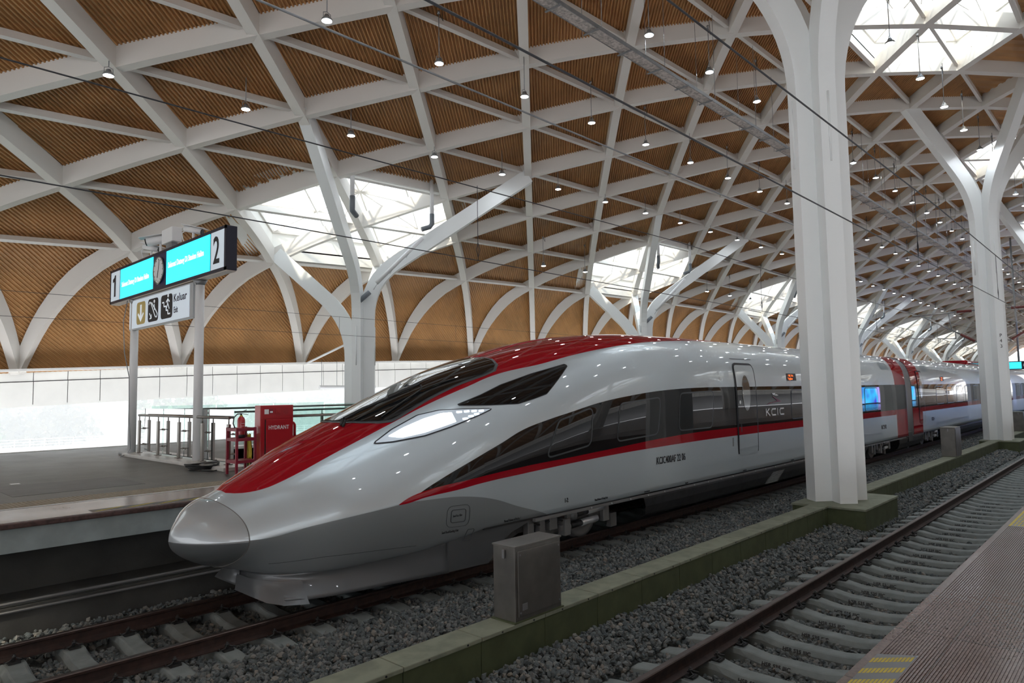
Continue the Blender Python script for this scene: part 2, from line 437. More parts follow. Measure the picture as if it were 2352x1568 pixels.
def column(x, y, label, group, left):
    g = float(liftc(x))
    t = thing('branching_column', (x, y, 0), label, 'column', group)
    core = MB(); core.box(x-.17, x+.17, y-.17, y+.17, 0, (7.2 if left else 10.2)); core.build('core', col_steel, t)
    for sx_ in (-1, 1):
        for sy_ in (1, -1):
            mb = MB()
            out = (sy_ > 0) if y > YC else (sy_ < 0)
            if not left: arm_mesh(mb, (x, y, 0), sx_, sy_, 0, 11.3+.6*g, 3.586, 15.45+g)
            elif out: arm_mesh(mb, (x, y, 0), sx_, sy_, 0, 6.0+.7*g, 3.4, 8.85+g)
            else: arm_mesh(mb, (x, y, 0), sx_, sy_, 0, 7.7+.7*g, 7.17, 12.3+g)
            a = mb.build('branch', col_steel, t)
            d = Vector((sx_*PX/2, sy_*RS, 0)).normalized(); c = Vector((x, y, 0))+d*.612
            st = MB(); z1 = (9.6 if not left else (4.2 if out else 5.8))
            st.cyl(c+Vector((0, 0, z1-1.6)), c+Vector((0, 0, z1)), .022, 8); st.build('stiffener', col_steel, a)
    if left:
        for (px_, ang) in ((-2.1, -1), (1.75, 1)):
            pz = 11.25+g
            v = MB(); v.cyl((x+px_, y-2.6, pz+.6), (x+px_, y-2.6, pz-.9), .085, 12); pp = v.build('drain_pipe', white_plain, t)
            e = MB(); e.tube([(x+px_, y-2.6, pz-.85), (x+px_, y-2.6, pz-1.25), (x+px_-.05*ang, y-2.52, pz-1.38), (x+px_-.35*ang, y-2.35, pz-1.5)], .10, 12); e.build('elbow', grey_pvc, pp)
        # long run down the top of the right branch
        a = Vector((x+1.45, y-2.35, 9.4+g)); b = Vector((x+.15, y-.95, 7.55+.8*g))
        v = MB(); v.cyl(a, b, .085, 12); pp = v.build('drain_pipe', white_plain, t)
        for f_ in (.15, .5, .85):
            q = a.lerp(b, f_); v = MB(); v.bar(q+Vector((-.3, .26, -.55)), q+Vector((0, 0, .1)), .03, .015); v.build('pipe_strap', galv, pp)
        v = MB(); v.cyl((x-.45, y-.25, 6.3+.7*g), (x-.45, y-.25, 1.44), .085, 12); pp = v.build('drain_pipe', white_plain, t)
        e = MB(); e.tube([(x-.45, y-.25, 6.2+.7*g), (x-.45, y-.25, 6.6+.7*g), (x-.3, y-.45, 6.85+.7*g), (x, y-.7, 7.2+.7*g)], .10, 12); e.build('elbow', grey_pvc, pp)
    return t
near_lab = {0: 'thick white branching column rising between the two tracks in front of the train', 1: 'second white branching column between the tracks, lettered P43'}
for k in range(0, 7):
    x = X0G-.15+21.6*k
    t = column(x, YC+.23, near_lab.get(k, 'distant white branching column standing between the tracks'), 'columns between the tracks' if k > 1 else None, False)
    if k == 1:
        for i, ch in enumerate('P43'): 
            dv = Vector((PX/2, RS, 0)).normalized(); q = Vector((x, YC+.23, 0))-dv*.604; r = Vector((RS, -PX/2, 0)).normalized()
            text('lettering', ch, q+Vector((0, 0, 5.1-.24*i))-r*.06, r, (0, 0, 1), .22, black_print, t)
left_lab = {0: 'white branching column on the far platform behind the hydrant cabinet', 1: 'white branching column of the far platform just above the train roof, nearest one behind the train',
            2: 'white branching column behind the train roof, seen just left of the big column'}
for k in range(-1, 8):
    if k == -1: continue
    column(X0G+21.6*k, rowY(2), left_lab.get(k, 'distant white branching column on the far platform beyond the train'), 'far platform columns' if k > 2 else None, True)
for k in range(0, 6):
    column(X0G+21.6*k, 2*YC-rowY(2), 'white branching column on the near platform', 'near platform columns', True)
# ------------------------------------------------------------------ tracks
X_A, X_B = -14., 175.
mb = MB(); mb.box(X_A, X_B, 1.9, 10.8, -.6, -.30); tagp(mb.build('trackbed', dark_con), 'dark bed under the ballast', 'trackbed', kind='structure')
ballast_m = bpy.data.materials.new('crushed_stone'); ballast_m.use_nodes = True; bn = ballast_m.node_tree.nodes; bl = ballast_m.node_tree.links
ba = bn.new('ShaderNodeAttribute'); ba.attribute_name = 'stone'; br = bn.new('ShaderNodeValToRGB'); cr = br.color_ramp
cr.elements[0].color = (.09, .105, .11, 1); cr.elements[1].color = (.30, .27, .23, 1); cr.elements[1].position = 1
for p, c in ((.3, (.14, .165, .17)), (.6, (.19, .205, .20)), (.85, (.25, .26, .25))): e = cr.elements.new(p); e.color = (*c, 1)
bl.new(ba.outputs['Fac'], br.inputs[0]); bl.new(br.outputs[0], bn['Principled BSDF'].inputs['Base Color']); bn['Principled BSDF'].inputs['Roughness'].default_value = .85; bsc = bn.new('ShaderNodeVectorMath'); bsc.operation = 'SCALE'; bsc.inputs['Scale'].default_value = .72; bl.new(br.outputs[0], bsc.inputs[0]); bl.new(bsc.outputs[0], bn['Principled BSDF'].inputs['Base Color'])
def stones(n_list):
    ico = [(0, .5257, .8507), (0, .5257, -.8507), (0, -.5257, .8507), (0, -.5257, -.8507), (.5257, .8507, 0), (.5257, -.8507, 0), (-.5257, .8507, 0), (-.5257, -.8507, 0), (.8507, 0, .5257), (.8507, 0, -.5257), (-.8507, 0, .5257), (-.8507, 0, -.5257)]
    ico = np.array(ico); Fi = []
    for a in range(12):
        for b in range(a+1, 12):
            for c in range(b+1, 12):
                A, B, Cc = ico[a], ico[b], ico[c]
                if max(np.linalg.norm(A-B), np.linalg.norm(B-Cc), np.linalg.norm(A-Cc)) < 1.1:
                    Fi.append((a, b, c) if np.dot(np.cross(B-A, Cc-A), A+B+Cc) > 0 else (a, c, b))
    Fi = np.array(Fi)
    P = np.concatenate(n_list); n = len(P)
    jit = 1+rng.uniform(-.38, .30, (n, 12, 1))
    V = ico[None]*jit*np.stack([rng.uniform(.75, 1.35, n), rng.uniform(.7, 1.1, n), rng.uniform(.55, .95, n)], -1)[:, None, :]
    q = rng.normal(size=(n, 4)); q /= np.linalg.norm(q, axis=1)[:, None]; w_, x_, y_, z_ = q.T
    R = np.stack([1-2*(y_*y_+z_*z_), 2*(x_*y_-z_*w_), 2*(x_*z_+y_*w_), 2*(x_*y_+z_*w_), 1-2*(x_*x_+z_*z_), 2*(y_*z_-x_*w_), 2*(x_*z_-y_*w_), 2*(y_*z_+x_*w_), 1-2*(x_*x_+y_*y_)], -1).reshape(n, 3, 3)
    V = np.einsum('nij,nvj->nvi', R, V)*P[:, 3, None, None]+P[:, None, :3]
    Fs = (Fi[None]+12*np.arange(n)[:, None, None]).reshape(-1, 3)
    return V.reshape(-1, 3), Fs, np.repeat(rng.random(n), 12)
LT, RT = 9.1, 3.1   # track centre lines
LX0, RX0 = .73+.0, .62
def scatter(x0, x1, y0, y1, dens, r, zf):
    n = int((x1-x0)*(y1-y0)*dens); x = rng.uniform(x0, x1, n); y = rng.uniform(y0, y1, n)
    k = np.ones(n, bool)
    for (tcy, off, zz) in ((LT, LX0, 0), (RT, RX0, 0)):
        ph = (x-off+.3) % .6-.3
        k &= ~((np.abs(ph) < .15) & (np.abs(y-tcy) < 1.30))
        for rs in (-.7535, .7535): k &= ~(np.abs(y-tcy-rs) < .075)
    k &= ~((y > 5.18) & (y < 5.57))
    x, y = x[k], y[k]
    rr = r*rng.uniform(.6, 1.25, len(x))
    z = zf(x, y)+rng.normal(0, .014, len(x))
    return np.stack([x, y, z, rr], -1)
def zb(x, y):
    z = np.full(x.shape, -.03)
    for tcy in (LT, RT):
        d = np.abs(y-tcy); z = np.where(d < .70, -.135, z); z = np.where((d >= .7) & (d < 1.3), -.065, z)
    z = np.where((y > 4.38) & (y < 5.2), np.minimum((y-4.38)*.20, .11)+.012*np.sin(x*1.3), z)
    z = np.where((y > 5.55) & (y < 7.8), np.minimum((7.75-y)*.06, .10)-.0, z)
    z = np.where(y > 10.25, z+.06, z)
    return z
L_ = [scatter(-1, 9, 1.95, 10.62, 520, .0335, zb), scatter(-1, 9, 1.95, 10.62, 330, .037, lambda x, y: zb(x, y)-.035),
      scatter(9, 20, 1.95, 8.3, 400, .036, zb), scatter(9, 20, 1.95, 8.3, 150, .042, lambda x, y: zb(x, y)-.03),
      scatter(20, 42, 1.95, 8.0, 230, .046, zb), scatter(42, 100, 1.95, 8.0, 60, .085, lambda x, y: zb(x, y)-.03)]
V, Fs, cc = stones(L_)
me = npmesh('ballast', V, Fs, ballast_m); at = me.attributes.new('stone', 'FLOAT', 'POINT'); at.data.foreach_set('value', cc.astype(np.float32))
tagp(link('ballast', me), 'grey crushed stone ballast packed around the sleepers of both tracks', 'ballast', kind='stuff')
# compacted layer
mb = MB(); mb.box(X_A, X_B, 1.95, 10.64, -.30, -.18); mb.box(X_A, X_B, 4.8, 5.19, -.2, .03); mb.box(X_A, X_B, 5.56, 6.6, -.2, .02); o = mb.build('ballast_base', mat('packed_stone', (.20, .21, .20), .9, var=.5, vscale=22, bump=.8, bscale=18)); tagp(o, 'packed stone layer under the loose ballast', 'ballast', kind='structure')
def sleeper(parts):
    t = thing('concrete_sleeper', (0, 0, 0), 'concrete sleeper', 'sleeper')
    ys = np.linspace(-1.3, 1.3, 27); mb = MB(); V = []; Fs = []
    for y in ys:
        a = abs(y)
        top = -.05+.05*min(1, max(0, (a-.33)/.28)) if a < .66 else (0 if a < .98 else -.0-.035*min(1, (a-.98)/.32))
        wt = .10+(.015 if a > .55 else 0); wb = .15
        for (wx, z) in ((-wb, -.22), (-wb+.01, top-.06), (-wt, top-.008), (-wt+.02, top), (wt-.02, top), (wt, top-.008), (wb-.01, top-.06), (wb, -.22)): V.append((wx, y, z))
    n = len(ys)
    for i in range(n-1):
        for k in range(7): Fs.append((i*8+k, (i+1)*8+k, (i+1)*8+k+1, i*8+k+1))
    Fs += [tuple(range(8)), tuple(range((n-1)*8, n*8))[::-1]]
    mb.add(V, Fs); mb.build('body', sleeper_m, t)
    for rs in (-.7535, .7535):
        p = MB(); p.box(-.09, .09, rs-.08, rs+.08, 0, .012); p.build('rail_pad', black_rub, t)
        for sd in (-1, 1):
            c = MB(); y0 = rs+sd*.075
            c.tube([(-.085, y0+sd*.02, .03), (-.095, y0+sd*.075, .028), (-.05, y0+sd*.105, .05), (-.018, y0+sd*.06, .06), (-.012, y0+sd*.015, .052), (.012, y0+sd*.015, .052), (.018, y0+sd*.06, .06), (.05, y0+sd*.105, .05), (.095, y0+sd*.075, .028), (.085, y0+sd*.02, .03)], .0085, 6)
            c.cyl((0, y0+sd*.045, 0), (0, y0+sd*.045, .10), .013, 8); c.cyl((0, y0+sd*.045, .06), (0, y0+sd*.045, .082), .024, 6)
            c.box(-.06, .06, y0+sd*.01-.008, y0+sd*.10, 0, .022)
            if parts: c.build('rail_clip', clip_m, t)
    return t
def sleeper_simple():
    t = sleeper(False)
    return t
sl_near = sleeper(True); sl_far = sleeper_simple()
stext = []
ORD = 'first second third fourth fifth sixth seventh eighth ninth tenth eleventh twelfth thirteenth fourteenth fifteenth sixteenth seventeenth eighteenth nineteenth twentieth'.split()
def in_frame(x, y, z):
    d = M.T @ (np.array([x, y, z])-np.array(CAM)); 
    if d[2] < .1: return False
    u, v = CX+F*d[0]/d[2], CY+F*d[1]/d[2]
    return 0 <= u <= 2352 and 0 <= v <= 1568
def place_sleepers():
    cnt = {'left': 0, 'right': 0}
    jobs = []
    for i in range(0, 100): jobs.append((LX0+.6*i, LT, 'left'))
    for i in range(0, 190): jobs.append((RX0+.6*i, RT, 'right'))
    for (x, y, tr) in jobs:
        near = x < 16
        lab = ('pale concrete sleeper of the track the train stands on' if tr == 'left' else 'pale concrete sleeper of the empty track beside the near platform')
        grp = 'sleepers under the train track' if tr == 'left' else 'sleepers of the empty near track'
        src = sl_near if near else sl_far
        if in_frame(x, y+(1.2 if tr == 'right' else -1.2), 0):
            k_ = cnt[tr]; cnt[tr] += 1
            if k_ < (20 if tr == 'right' else 10): lab = ORD[k_]+(' concrete sleeper of the empty near track, counted from the bottom of the photo' if tr == 'right' else ' concrete sleeper under the train track, counted from the lower left corner')
        o = dup(src, loc=(x, y, 0), rz=0 if tr == 'left' else math.pi, label=lab, group=grp); 
        if tr == 'right' and 2 < x < 22:
            WM[o.name] = Matrix.Translation(Vector((x, y, 0)))@Matrix.Rotation(math.pi, 4, 'Z')
            text('lettering', 'HSR S35 IIIC', (x-.146, y+.34, -.112), (0, -1, 0), (.62, 0, 1), .062, black_print, o, depth=.001, bold=.0015)
    for s_ in (sl_near, sl_far):
        for k in list(s_.children): bpy.data.objects.remove(k)
        bpy.data.objects.remove(s_)
place_sleepers()
def rail(y, name, lab):
    sec = [(-.075, .0), (.075, .0), (.075, .012), (.012, .032), (.0085, .06), (.0085, .125), (.034, .14), (.0365, .165), (.030, .176), (-.030, .176), (-.0365, .165), (-.034, .14), (-.0085, .125), (-.0085, .06), (-.012, .032), (-.075, .012)]
    mb = MB(); V = []; n = len(sec); z0 = .012
    for x in (X_A, X_B): V += [(x, y+a, b+z0) for a, b in sec]
    for k in range(n):
        mb.cur = 1 if k in (7, 8, 9) else 0
        mb.add([V[k], V[(k+1) % n], V[n+(k+1) % n], V[n+k]], [(0, 1, 2, 3)])
    tagp(mb.build('rail', [rust, railtop]), lab, 'rail')
rail(LT-.7535, '', 'rusty steel rail on the near side of the train'); rail(LT+.7535, '', 'rusty steel rail of the train track closest to the far platform')
rail(RT+.7535, '', 'rust-brown rail running alone up the right side over the exposed sleepers'); rail(RT-.7535, '', 'rail tucked under the edge of the near platform')
# green cable duct
t = thing('cable_duct', (8, 5.37, 0), 'low olive-green cable duct with grey-green cap slabs between the tracks', 'cable duct')
cxs = [X0G-.15+21.6*k for k in range(0, 7)]
def ducts(x0, x1):
    for (ya, yb) in ((5.2, 5.215), (5.535, 5.55)):
        x = x0; mb = MB()
        while x < x1-.01:
            b = min(x+1.0, x1); mb.box(x+.004, b-.004, ya, yb, -.12, .47); x = b
        mb.build('trough_wall', duct_green, t, bevel=.004)
    cp = MB(); x = x0
    while x < x1-.01:
        b = min(x+1.0, x1); cp.box(x+.004, b-.004, 5.185, 5.565, .455, .50); x = b
    cp.build('cap_slab', duct_cap, t, bevel=.008)
edges = [X_A+2]
for c in cxs: edges += [c-1.0, c+1.35]
edges += [160]
for i in range(0, len(edges), 2): ducts(edges[i], edges[i+1])
for k, c in enumerate(cxs):
    pl = thing('column_plinth', (c, 5.2, 0), ['olive-green boxed plinth around the foot of the nearest column', 'olive-green boxed plinth around the foot of the column lettered P43'][k] if k < 2 else 'olive-green plinth around a distant column foot', 'plinth', 'distant column plinths' if k > 1 else None)
    b = MB(); b.box(c-1.0, c+1.35, 4.46, 4.49, -.12, .47); b.box(c-1.0, c+1.35, 5.90, 5.93, -.12, .47)
    b.box(c-1.0, c-.97, 4.49, 5.90, -.12, .47); b.box(c+1.32, c+1.35, 4.49, 5.90, -.12, .47); b.build('side_wall', duct_green, pl, bevel=.006)
    b = MB(); b.box(c-1.02, c+1.37, 4.44, 5.95, .455, .50)
    b.build('cap', duct_cap, pl, bevel=.008)
# bolts heads along the duct cap edge
bl_ = MB()
for i in range(0, 30):
    x = 2.3+.5*i
    if x > 15: break
    bl_.cyl((x, 5.186, .478), (x, 5.180, .478), .011, 8)
bl_.build('cap_bolts', black_rub, t)
# steel equipment boxes
def eqbox(x0, x1, y0, y1, z1, lab, grp=None):
    b = thing('equipment_box', ((x0+x1)/2, (y0+y1)/2, .5), lab, 'equipment box', grp)
    m_ = MB(); m_.box(x0, x1, y0, y1, .50, z1); m_.build('body', steel_box, b, bevel=.006)
    m_ = MB(); m_.box(x0-.01, x1+.01, y0-.012, y1+.01, z1, z1+.02); m_.build('lid', steel_box, b, bevel=.004)
    m_ = MB(); m_.box(x0+.04, x1-.02, y0-.014, y0-.001, .56, z1-.04); d = m_.build('door', steel_box, b, bevel=.005)
    m_ = MB(); m_.box(x0+.10, x0+.18, y0-.018, y0-.014, .62, .69); m_.build('label_plate', galv, d)
    m_ = MB()
    for (a, c) in ((x0+.07, .60), (x1-.05, .60), (x0+.07, z1-.08), (x1-.05, z1-.08)): m_.cyl((a, y0-.014, c), (a, y0-.020, c), .010, 8)
    m_.build('door_bolt', galv, d)
    m_ = MB(); m_.box(x0-.03, x1+.03, y0-.015, y1+.015, .50, .515); m_.build('base_flange', duct_green, b)
    m_ = MB(); m_.box(x0-.03, x0-.012, (y0+y1)/2-.03, (y0+y1)/2, z1-.12, z1-.03); m_.build('latch', galv, b)
    return b
eqbox(5.52, 6.30, 5.20, 5.53, 1.30, 'tall brushed steel box standing on the green duct in front of the train nose')
eqbox(27.85, 28.75, 5.18, 5.62, 1.50, 'steel box on the duct between the two columns in front of the second carriage')
eqbox(44.6, 45.5, 5.18, 5.62, 1.50, 'steel box on the duct just beyond the column lettered P43')
# ------------------------------------------------------------------ platforms
floor_l = bpy.data.materials.new('platform_paving'); floor_l.use_nodes = True
def paving(m, base, base2, tile, rough, groove=None, spec=.5):
    nt = m.node_tree; n = nt.nodes; l = nt.links; b = n['Principled BSDF']; g = n.new('ShaderNodeNewGeometry')
    br_ = n.new('ShaderNodeTexBrick'); br_.offset = 0; br_.inputs['Scale'].default_value = 1; br_.inputs['Brick Width'].default_value = tile; br_.inputs['Row Height'].default_value = tile
    br_.inputs['Mortar Size'].default_value = .004; br_.inputs['Color1'].default_value = (*base, 1); br_.inputs['Color2'].default_value = (*base2, 1); br_.inputs['Mortar'].default_value = (base[0]*.5, base[1]*.5, base[2]*.5, 1)
    l.new(g.outputs['Position'], br_.inputs['Vector'])
    t = n.new('ShaderNodeTexNoise'); t.inputs['Scale'].default_value = 60; l.new(g.outputs['Position'], t.inputs['Vector'])
    t2 = n.new('ShaderNodeTexNoise'); t2.inputs['Scale'].default_value = 1.2; l.new(g.outputs['Position'], t2.inputs['Vector'])
    mm = n.new('ShaderNodeMath'); mm.operation = 'MULTIPLY_ADD'; mm.inputs[1].default_value = .9; mm.inputs[2].default_value = .55; l.new(t.outputs[0], mm.inputs[0])
    m3 = n.new('ShaderNodeMath'); m3.operation = 'MULTIPLY_ADD'; m3.inputs[1].default_value = .5; m3.inputs[2].default_value = .75; l.new(t2.outputs[0], m3.inputs[0])
    m4 = n.new('ShaderNodeMath'); m4.operation = 'MULTIPLY'; l.new(mm.outputs[0], m4.inputs[0]); l.new(m3.outputs[0], m4.inputs[1])
    vm = n.new('ShaderNodeVectorMath'); vm.operation = 'SCALE'; l.new(br_.outputs['Color'], vm.inputs[0]); l.new(m4.outputs[0], vm.inputs['Scale'])
    l.new(vm.outputs[0], b.inputs['Base Color']); b.inputs['Roughness'].default_value = rough; b.inputs['Specular IOR Level'].default_value = spec
    r2 = n.new('ShaderNodeMath'); r2.operation = 'MULTIPLY_ADD'; r2.inputs[1].default_value = .2; r2.inputs[2].default_value = rough-.08; l.new(t2.outputs[0], r2.inputs[0]); l.new(r2.outputs[0], b.inputs['Roughness'])
paving(floor_l, (.085, .088, .083), (.115, .115, .105), 1.2, .42)
coping_r = bpy.data.materials.new('polished_pink_granite'); coping_r.use_nodes = True; paving(coping_r, (.145, .10, .085), (.19, .14, .12), 1.0, .15)
coping_l = bpy.data.materials.new('pink_granite_far'); coping_l.use_nodes = True; paving(coping_l, (.17, .125, .105), (.22, .17, .15), .9, .2)
edge_m = mat('granite_edge', (.09, .05, .045), .4, var=.5, vscale=20)
tact = mat('beige_tactile', (.33, .28, .21), .6, var=.2, vscale=9)
ribbed = bpy.data.materials.new('ribbed_granite'); ribbed.use_nodes = True; paving(ribbed, (.11, .070, .056), (.14, .092, .074), 1.0, .17, spec=.3)
ZP = 1.44
pipe_dark = mat('dark_conduit', (.10, .10, .10), .45)
# left platform with a stair well cut out (x 6.9..17, y 14.3..19.9)
sw = (6.95, 15.5, 14.45, 20.2)
mb = MB()
for (x0, x1, y0, y1) in ((X_A, sw[0], 12.05, 24.9), (sw[0], sw[1], 12.05, sw[2]), (sw[0], sw[1], sw[3], 24.9), (sw[1], X_B, 12.05, 24.9)): mb.box(x0, x1, y0, y1, ZP-.35, ZP)
tagp(mb.build('floor', floor_l), 'grey stone tiled floor of the far platform', 'platform', kind='structure')
mb = MB(); mb.box(X_A, X_B, 10.80, 12.05, ZP-.06, ZP); tagp(mb.build('platform_coping', coping_l), 'pinkish granite coping slabs along the far platform edge', 'coping', kind='structure')
mb = MB(); mb.box(X_A, X_B, 10.72, 10.80, ZP-.075, ZP-.001); tagp(mb.build('platform_nosing', edge_m, bevel=.015), 'dark red granite nosing of the far platform edge', 'nosing', kind='structure')
mb = MB(); mb.box(X_A, X_B, 10.78, 12.05, 1.055, ZP-.06); tagp(mb.build('platform_beam', beam_con), 'pale concrete edge beam under the far platform', 'edge beam', kind='structure')
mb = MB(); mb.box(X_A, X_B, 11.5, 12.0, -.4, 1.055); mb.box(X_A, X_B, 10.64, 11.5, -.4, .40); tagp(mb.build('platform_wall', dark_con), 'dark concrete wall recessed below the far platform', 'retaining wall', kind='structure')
mb = MB(); mb.cyl((X_A, 10.70, .445), (60, 10.70, .445), .022, 8); mb.build('x', galv); o = bpy.data.objects['x']; o.name = 'conduit'; o.data.materials[0] = pipe_dark; tagp(o, 'upper thin metal conduit running along the ledge below the far platform', 'conduit')
mb = MB(); mb.cyl((X_A, 10.615, .36), (60, 10.615, .36), .018, 8); o = mb.build('conduit', pipe_dark); tagp(o, 'lower thin metal conduit clipped to the wall below the far platform', 'conduit')
mb = MB(); mb.box(X_A, X_B, 12.10, 12.17, ZP, ZP+.002); tagp(mb.build('white_line', white_plain), 'white painted line along the far platform', 'painted line', kind='structure')
mb = MB()
x = 0.0
mb.box(X_A, X_B, 12.20, 12.80, ZP, ZP+.004)
while x < 9:
    for k in range(10): mb.cyl((x, 12.23+.06*k, ZP), (x, 12.23+.06*k, ZP+.01), .017, 6)
    x += .06
tagp(mb.build('tactile_strip', tact), 'beige strip of raised warning studs on the far platform', 'tactile paving', kind='structure')
mb = MB(); mb.box(X_A, X_B, 24.9, 25.0, ZP-.9, ZP+.02); tagp(mb.build('trim_1', panel_white), 'white kerb at the back of the far platform', 'kerb', kind='structure')
# darker floor slab inset
mb = MB(); mb.box(2.6, 4.6, 13.6, 15.4, ZP, ZP+.003); tagp(mb.build('floor_patch', mat('dark_tile', (.12, .12, .12), .5, var=.2)), 'darker square of paving on the far platform', 'paving', kind='structure')
# stairwell lining
mb = MB(); mb.box(sw[0]-.1, sw[0], sw[2]-.1, sw[3]+.1, -1.5, ZP-.01); mb.box(sw[1], sw[1]+.1, sw[2]-.1, sw[3]+.1, -3.5, ZP-.01)
mb.box(sw[0], sw[1], sw[2]-.1, sw[2], -3.5, ZP-.01); mb.box(sw[0], sw[1], sw[3], sw[3]+.1, -3.5, ZP-.01); mb.box(sw[0], sw[1], sw[2], sw[3], -3.6, -3.5)
tagp(mb.build('stairwell', mat('teal_grey_lining', (.30, .38, .38), .6, var=.1)), 'grey-green lined stair opening in the far platform', 'stairwell', kind='structure')
mb = MB(); mb.box(6.35, 6.95, 14.3, 20.6, ZP, ZP+.08); mb.box(6.95, 15.7, 20.2, 20.6, ZP, ZP+.08); mb.box(6.95, 15.7, 14.3, 14.45, ZP, ZP+.08)
tagp(mb.build('stair_kerb', mat('pale_kerb', (.55, .53, .50), .35, var=.1), bevel=.01), 'pale stone kerb around the stair opening', 'kerb', kind='structure')
# right platform
mb = MB(); mb.box(X_A, X_B, -16., 1.285, ZP-.3, ZP-.004)
mb.box(X_A, X_B, 1.285, 1.33, ZP-.3, ZP)
x_ = None
for k in range(0, 120):
    y1 = 1.285-.0165*k; mb.box(X_A, X_B, y1-.0165+.0050, y1, ZP-.004, ZP)
mb.box(X_A, X_B, -16, 1.285-.0165*120, ZP-.004, ZP)
tagp(mb.build('near_platform', ribbed), 'polished pink granite near platform with long ribs', 'platform', kind='structure')
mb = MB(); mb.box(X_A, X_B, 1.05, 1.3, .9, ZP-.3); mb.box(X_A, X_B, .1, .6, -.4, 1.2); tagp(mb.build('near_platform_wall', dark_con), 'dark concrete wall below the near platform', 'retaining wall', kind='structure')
def hatch(x0, y0, wx, wy, n, mname, lab, parent=None):
    t = thing('hazard_marking', (x0, y0, ZP), lab, 'floor marking')
    b = MB(); b.box(x0, x0+wx, y0, y0+wy, ZP, ZP+.002); b.build('dark_backing', mat('marking_grey', (.16, .16, .16), .4), t)
    b = MB()
    nb = 3
    for j in range(nb+1):
        xa = x0+wx*j/(nb+.5); xb = xa+wx/(nb+.5)*.5
        for k in range(n):
            ya = y0+wy*k/n; yb = ya+wy/n*.72; sh = wy/n*.5
            b.add([(xa, ya, ZP+.004), (xb, ya+sh, ZP+.004), (xb, yb+sh, ZP+.004), (xa, yb, ZP+.004)], [(0, 1, 2, 3)])
    b.build('yellow_stripe', yellow, t)
t = thing('hazard_marking', (4.1, 1.19, ZP), 'yellow slanted hazard stripes on the near platform at the bottom of the photo', 'floor marking')
b = MB(); b.add([(3.2, 1.285, ZP+.0006), (3.37, 1.10, ZP+.0006), (4.56, 1.10, ZP+.0006), (4.44, 1.285, ZP+.0006)], [(0, 1, 2, 3)]); b.build('dark_backing', mat('marking_grey', (.10, .105, .11), .35), t)
for j in range(6):
    xc0 = 4.36-.195*j-.045; b = MB()
    for k in range(11):
        y1 = 1.285-.0165*k; y0 = y1-.0120; xa = xc0+(1.285-y1)*.92; xb = xc0+(1.285-y0)*.92
        b.add([(xa-.042, y1, ZP+.0012), (xb-.042, y0, ZP+.0012), (xb+.042, y0, ZP+.0012), (xa+.042, y1, ZP+.0012)], [(0, 1, 2, 3)])
    b.build('yellow_stripe', yellow, t)
t = thing('hazard_marking', (10.5, 1.1, ZP), 'yellow crosshatched warning patch further along the near platform edge', 'floor marking')
b = MB(); b.box(9.3, 12.6, .85, 1.283, ZP, ZP+.0006); b.build('dark_backing', bpy.data.materials['marking_grey'], t)
b = MB()
for i in range(24):
    for k in range(13):
        x = 9.36+.135*i; y = 1.275-.033*k; b.box(x, x+.09, y-.02, y, ZP+.0006, ZP+.0012)
b.box(9.3, 12.6, 1.0, 1.03, ZP+.0006, ZP+.0014); b.box(9.3, 12.6, 1.262, 1.283, ZP+.0006, ZP+.0014); b.build('yellow_grid', yellow, t)
t = thing('hazard_marking', (4.6, 11.0, ZP), 'yellow zigzag stripes on the far platform edge left of the train nose', 'floor marking')
b = MB()
for k in range(7):
    xa = 3.0+.42*k; b.add([(xa, 10.86, ZP+.003), (xa+.10, 10.86, ZP+.003), (xa+.48, 11.06, ZP+.003), (xa+.38, 11.06, ZP+.003)], [(0, 1, 2, 3)])
b.build('yellow_stripe', yellow, t)
b = MB(); b.box(3.0, 6.0, 10.85, 11.07, ZP, ZP+.0015); b.build('dark_backing', mat('marking_dark', (.06, .06, .055), .4), t)
# ------------------------------------------------------------------ train
TY = 9.1
Wf = hermite([3.36,3.39,3.46,3.58,3.78,4.06,4.36,4.75,5.15,5.7,6.42,7.2,8.2,9.5,12],[0,.09,.22,.40,.60,.77,.90,1.07,1.24,1.40,1.53,1.61,1.65,1.675,1.68])
ZC = hermite([3.26,3.5,4.1,4.4,4.75,5.15,5.7,6.42,7.2,8.5,10.5,14],[1.22,1.20,1.21,1.26,1.32,1.39,1.46,1.55,1.65,1.78,1.95,2.0])
ZT = hermite([3.36,3.39,3.46,3.56,3.72,3.95,4.32,4.89,5.59,6.2,6.8,7.73,8.79,10,11.2,12.4,14],[1.22,1.33,1.45,1.58,1.68,1.77,1.95,2.25,2.56,2.80,3.04,3.38,3.68,3.97,4.15,4.23,4.25])
NA = hermite([3.26,4.1,5.4,6.8,8.5,10.5,12.5,14.5],[2.2,2.3,2.4,2.5,2.7,3.2,3.9,4.3])
NB = hermite([3.26,4.1,5.4,6.4,7.5,8.5,10.5,12.5,14.5],[1.35,1.35,1.45,1.65,2.1,2.5,3.2,3.9,4.3])
ZB = hermite([3.36,3.39,3.46,3.58,3.8,4.2,5,6.1,6.7,7.32],[1.22,1.12,1.04,.95,.84,.74,.71,.77,.84,.95])
WB = hermite([3.26,3.9,4.1,4.34,4.7,5,5.5,6.1,6.7,7.32],[0,0,.12,.62,.92,1.05,1.18,1.33,1.46,1.57])
NL = hermite([3.26,4.2,5,6.4,7.4],[1.6,1.7,1.8,2.0,2.4])
def ysurf(x, z):
    W_, zc, zt = Wf(x), ZC(x), ZT(x); t = np.clip((z-zc)/(zt-zc), 0, 1)
    up = W_*(1-t**NB(x))**(1/NA(x)); zb_ = ZB(x); n = NL(x)
    tl = np.clip((zc-z)/np.maximum(zc-zb_, 1e-3), 0, 1); w0 = WB(x); lo = w0+(W_-w0)*(1-tl**n)**(1/n)
    return np.where(z >= zc, up, lo)
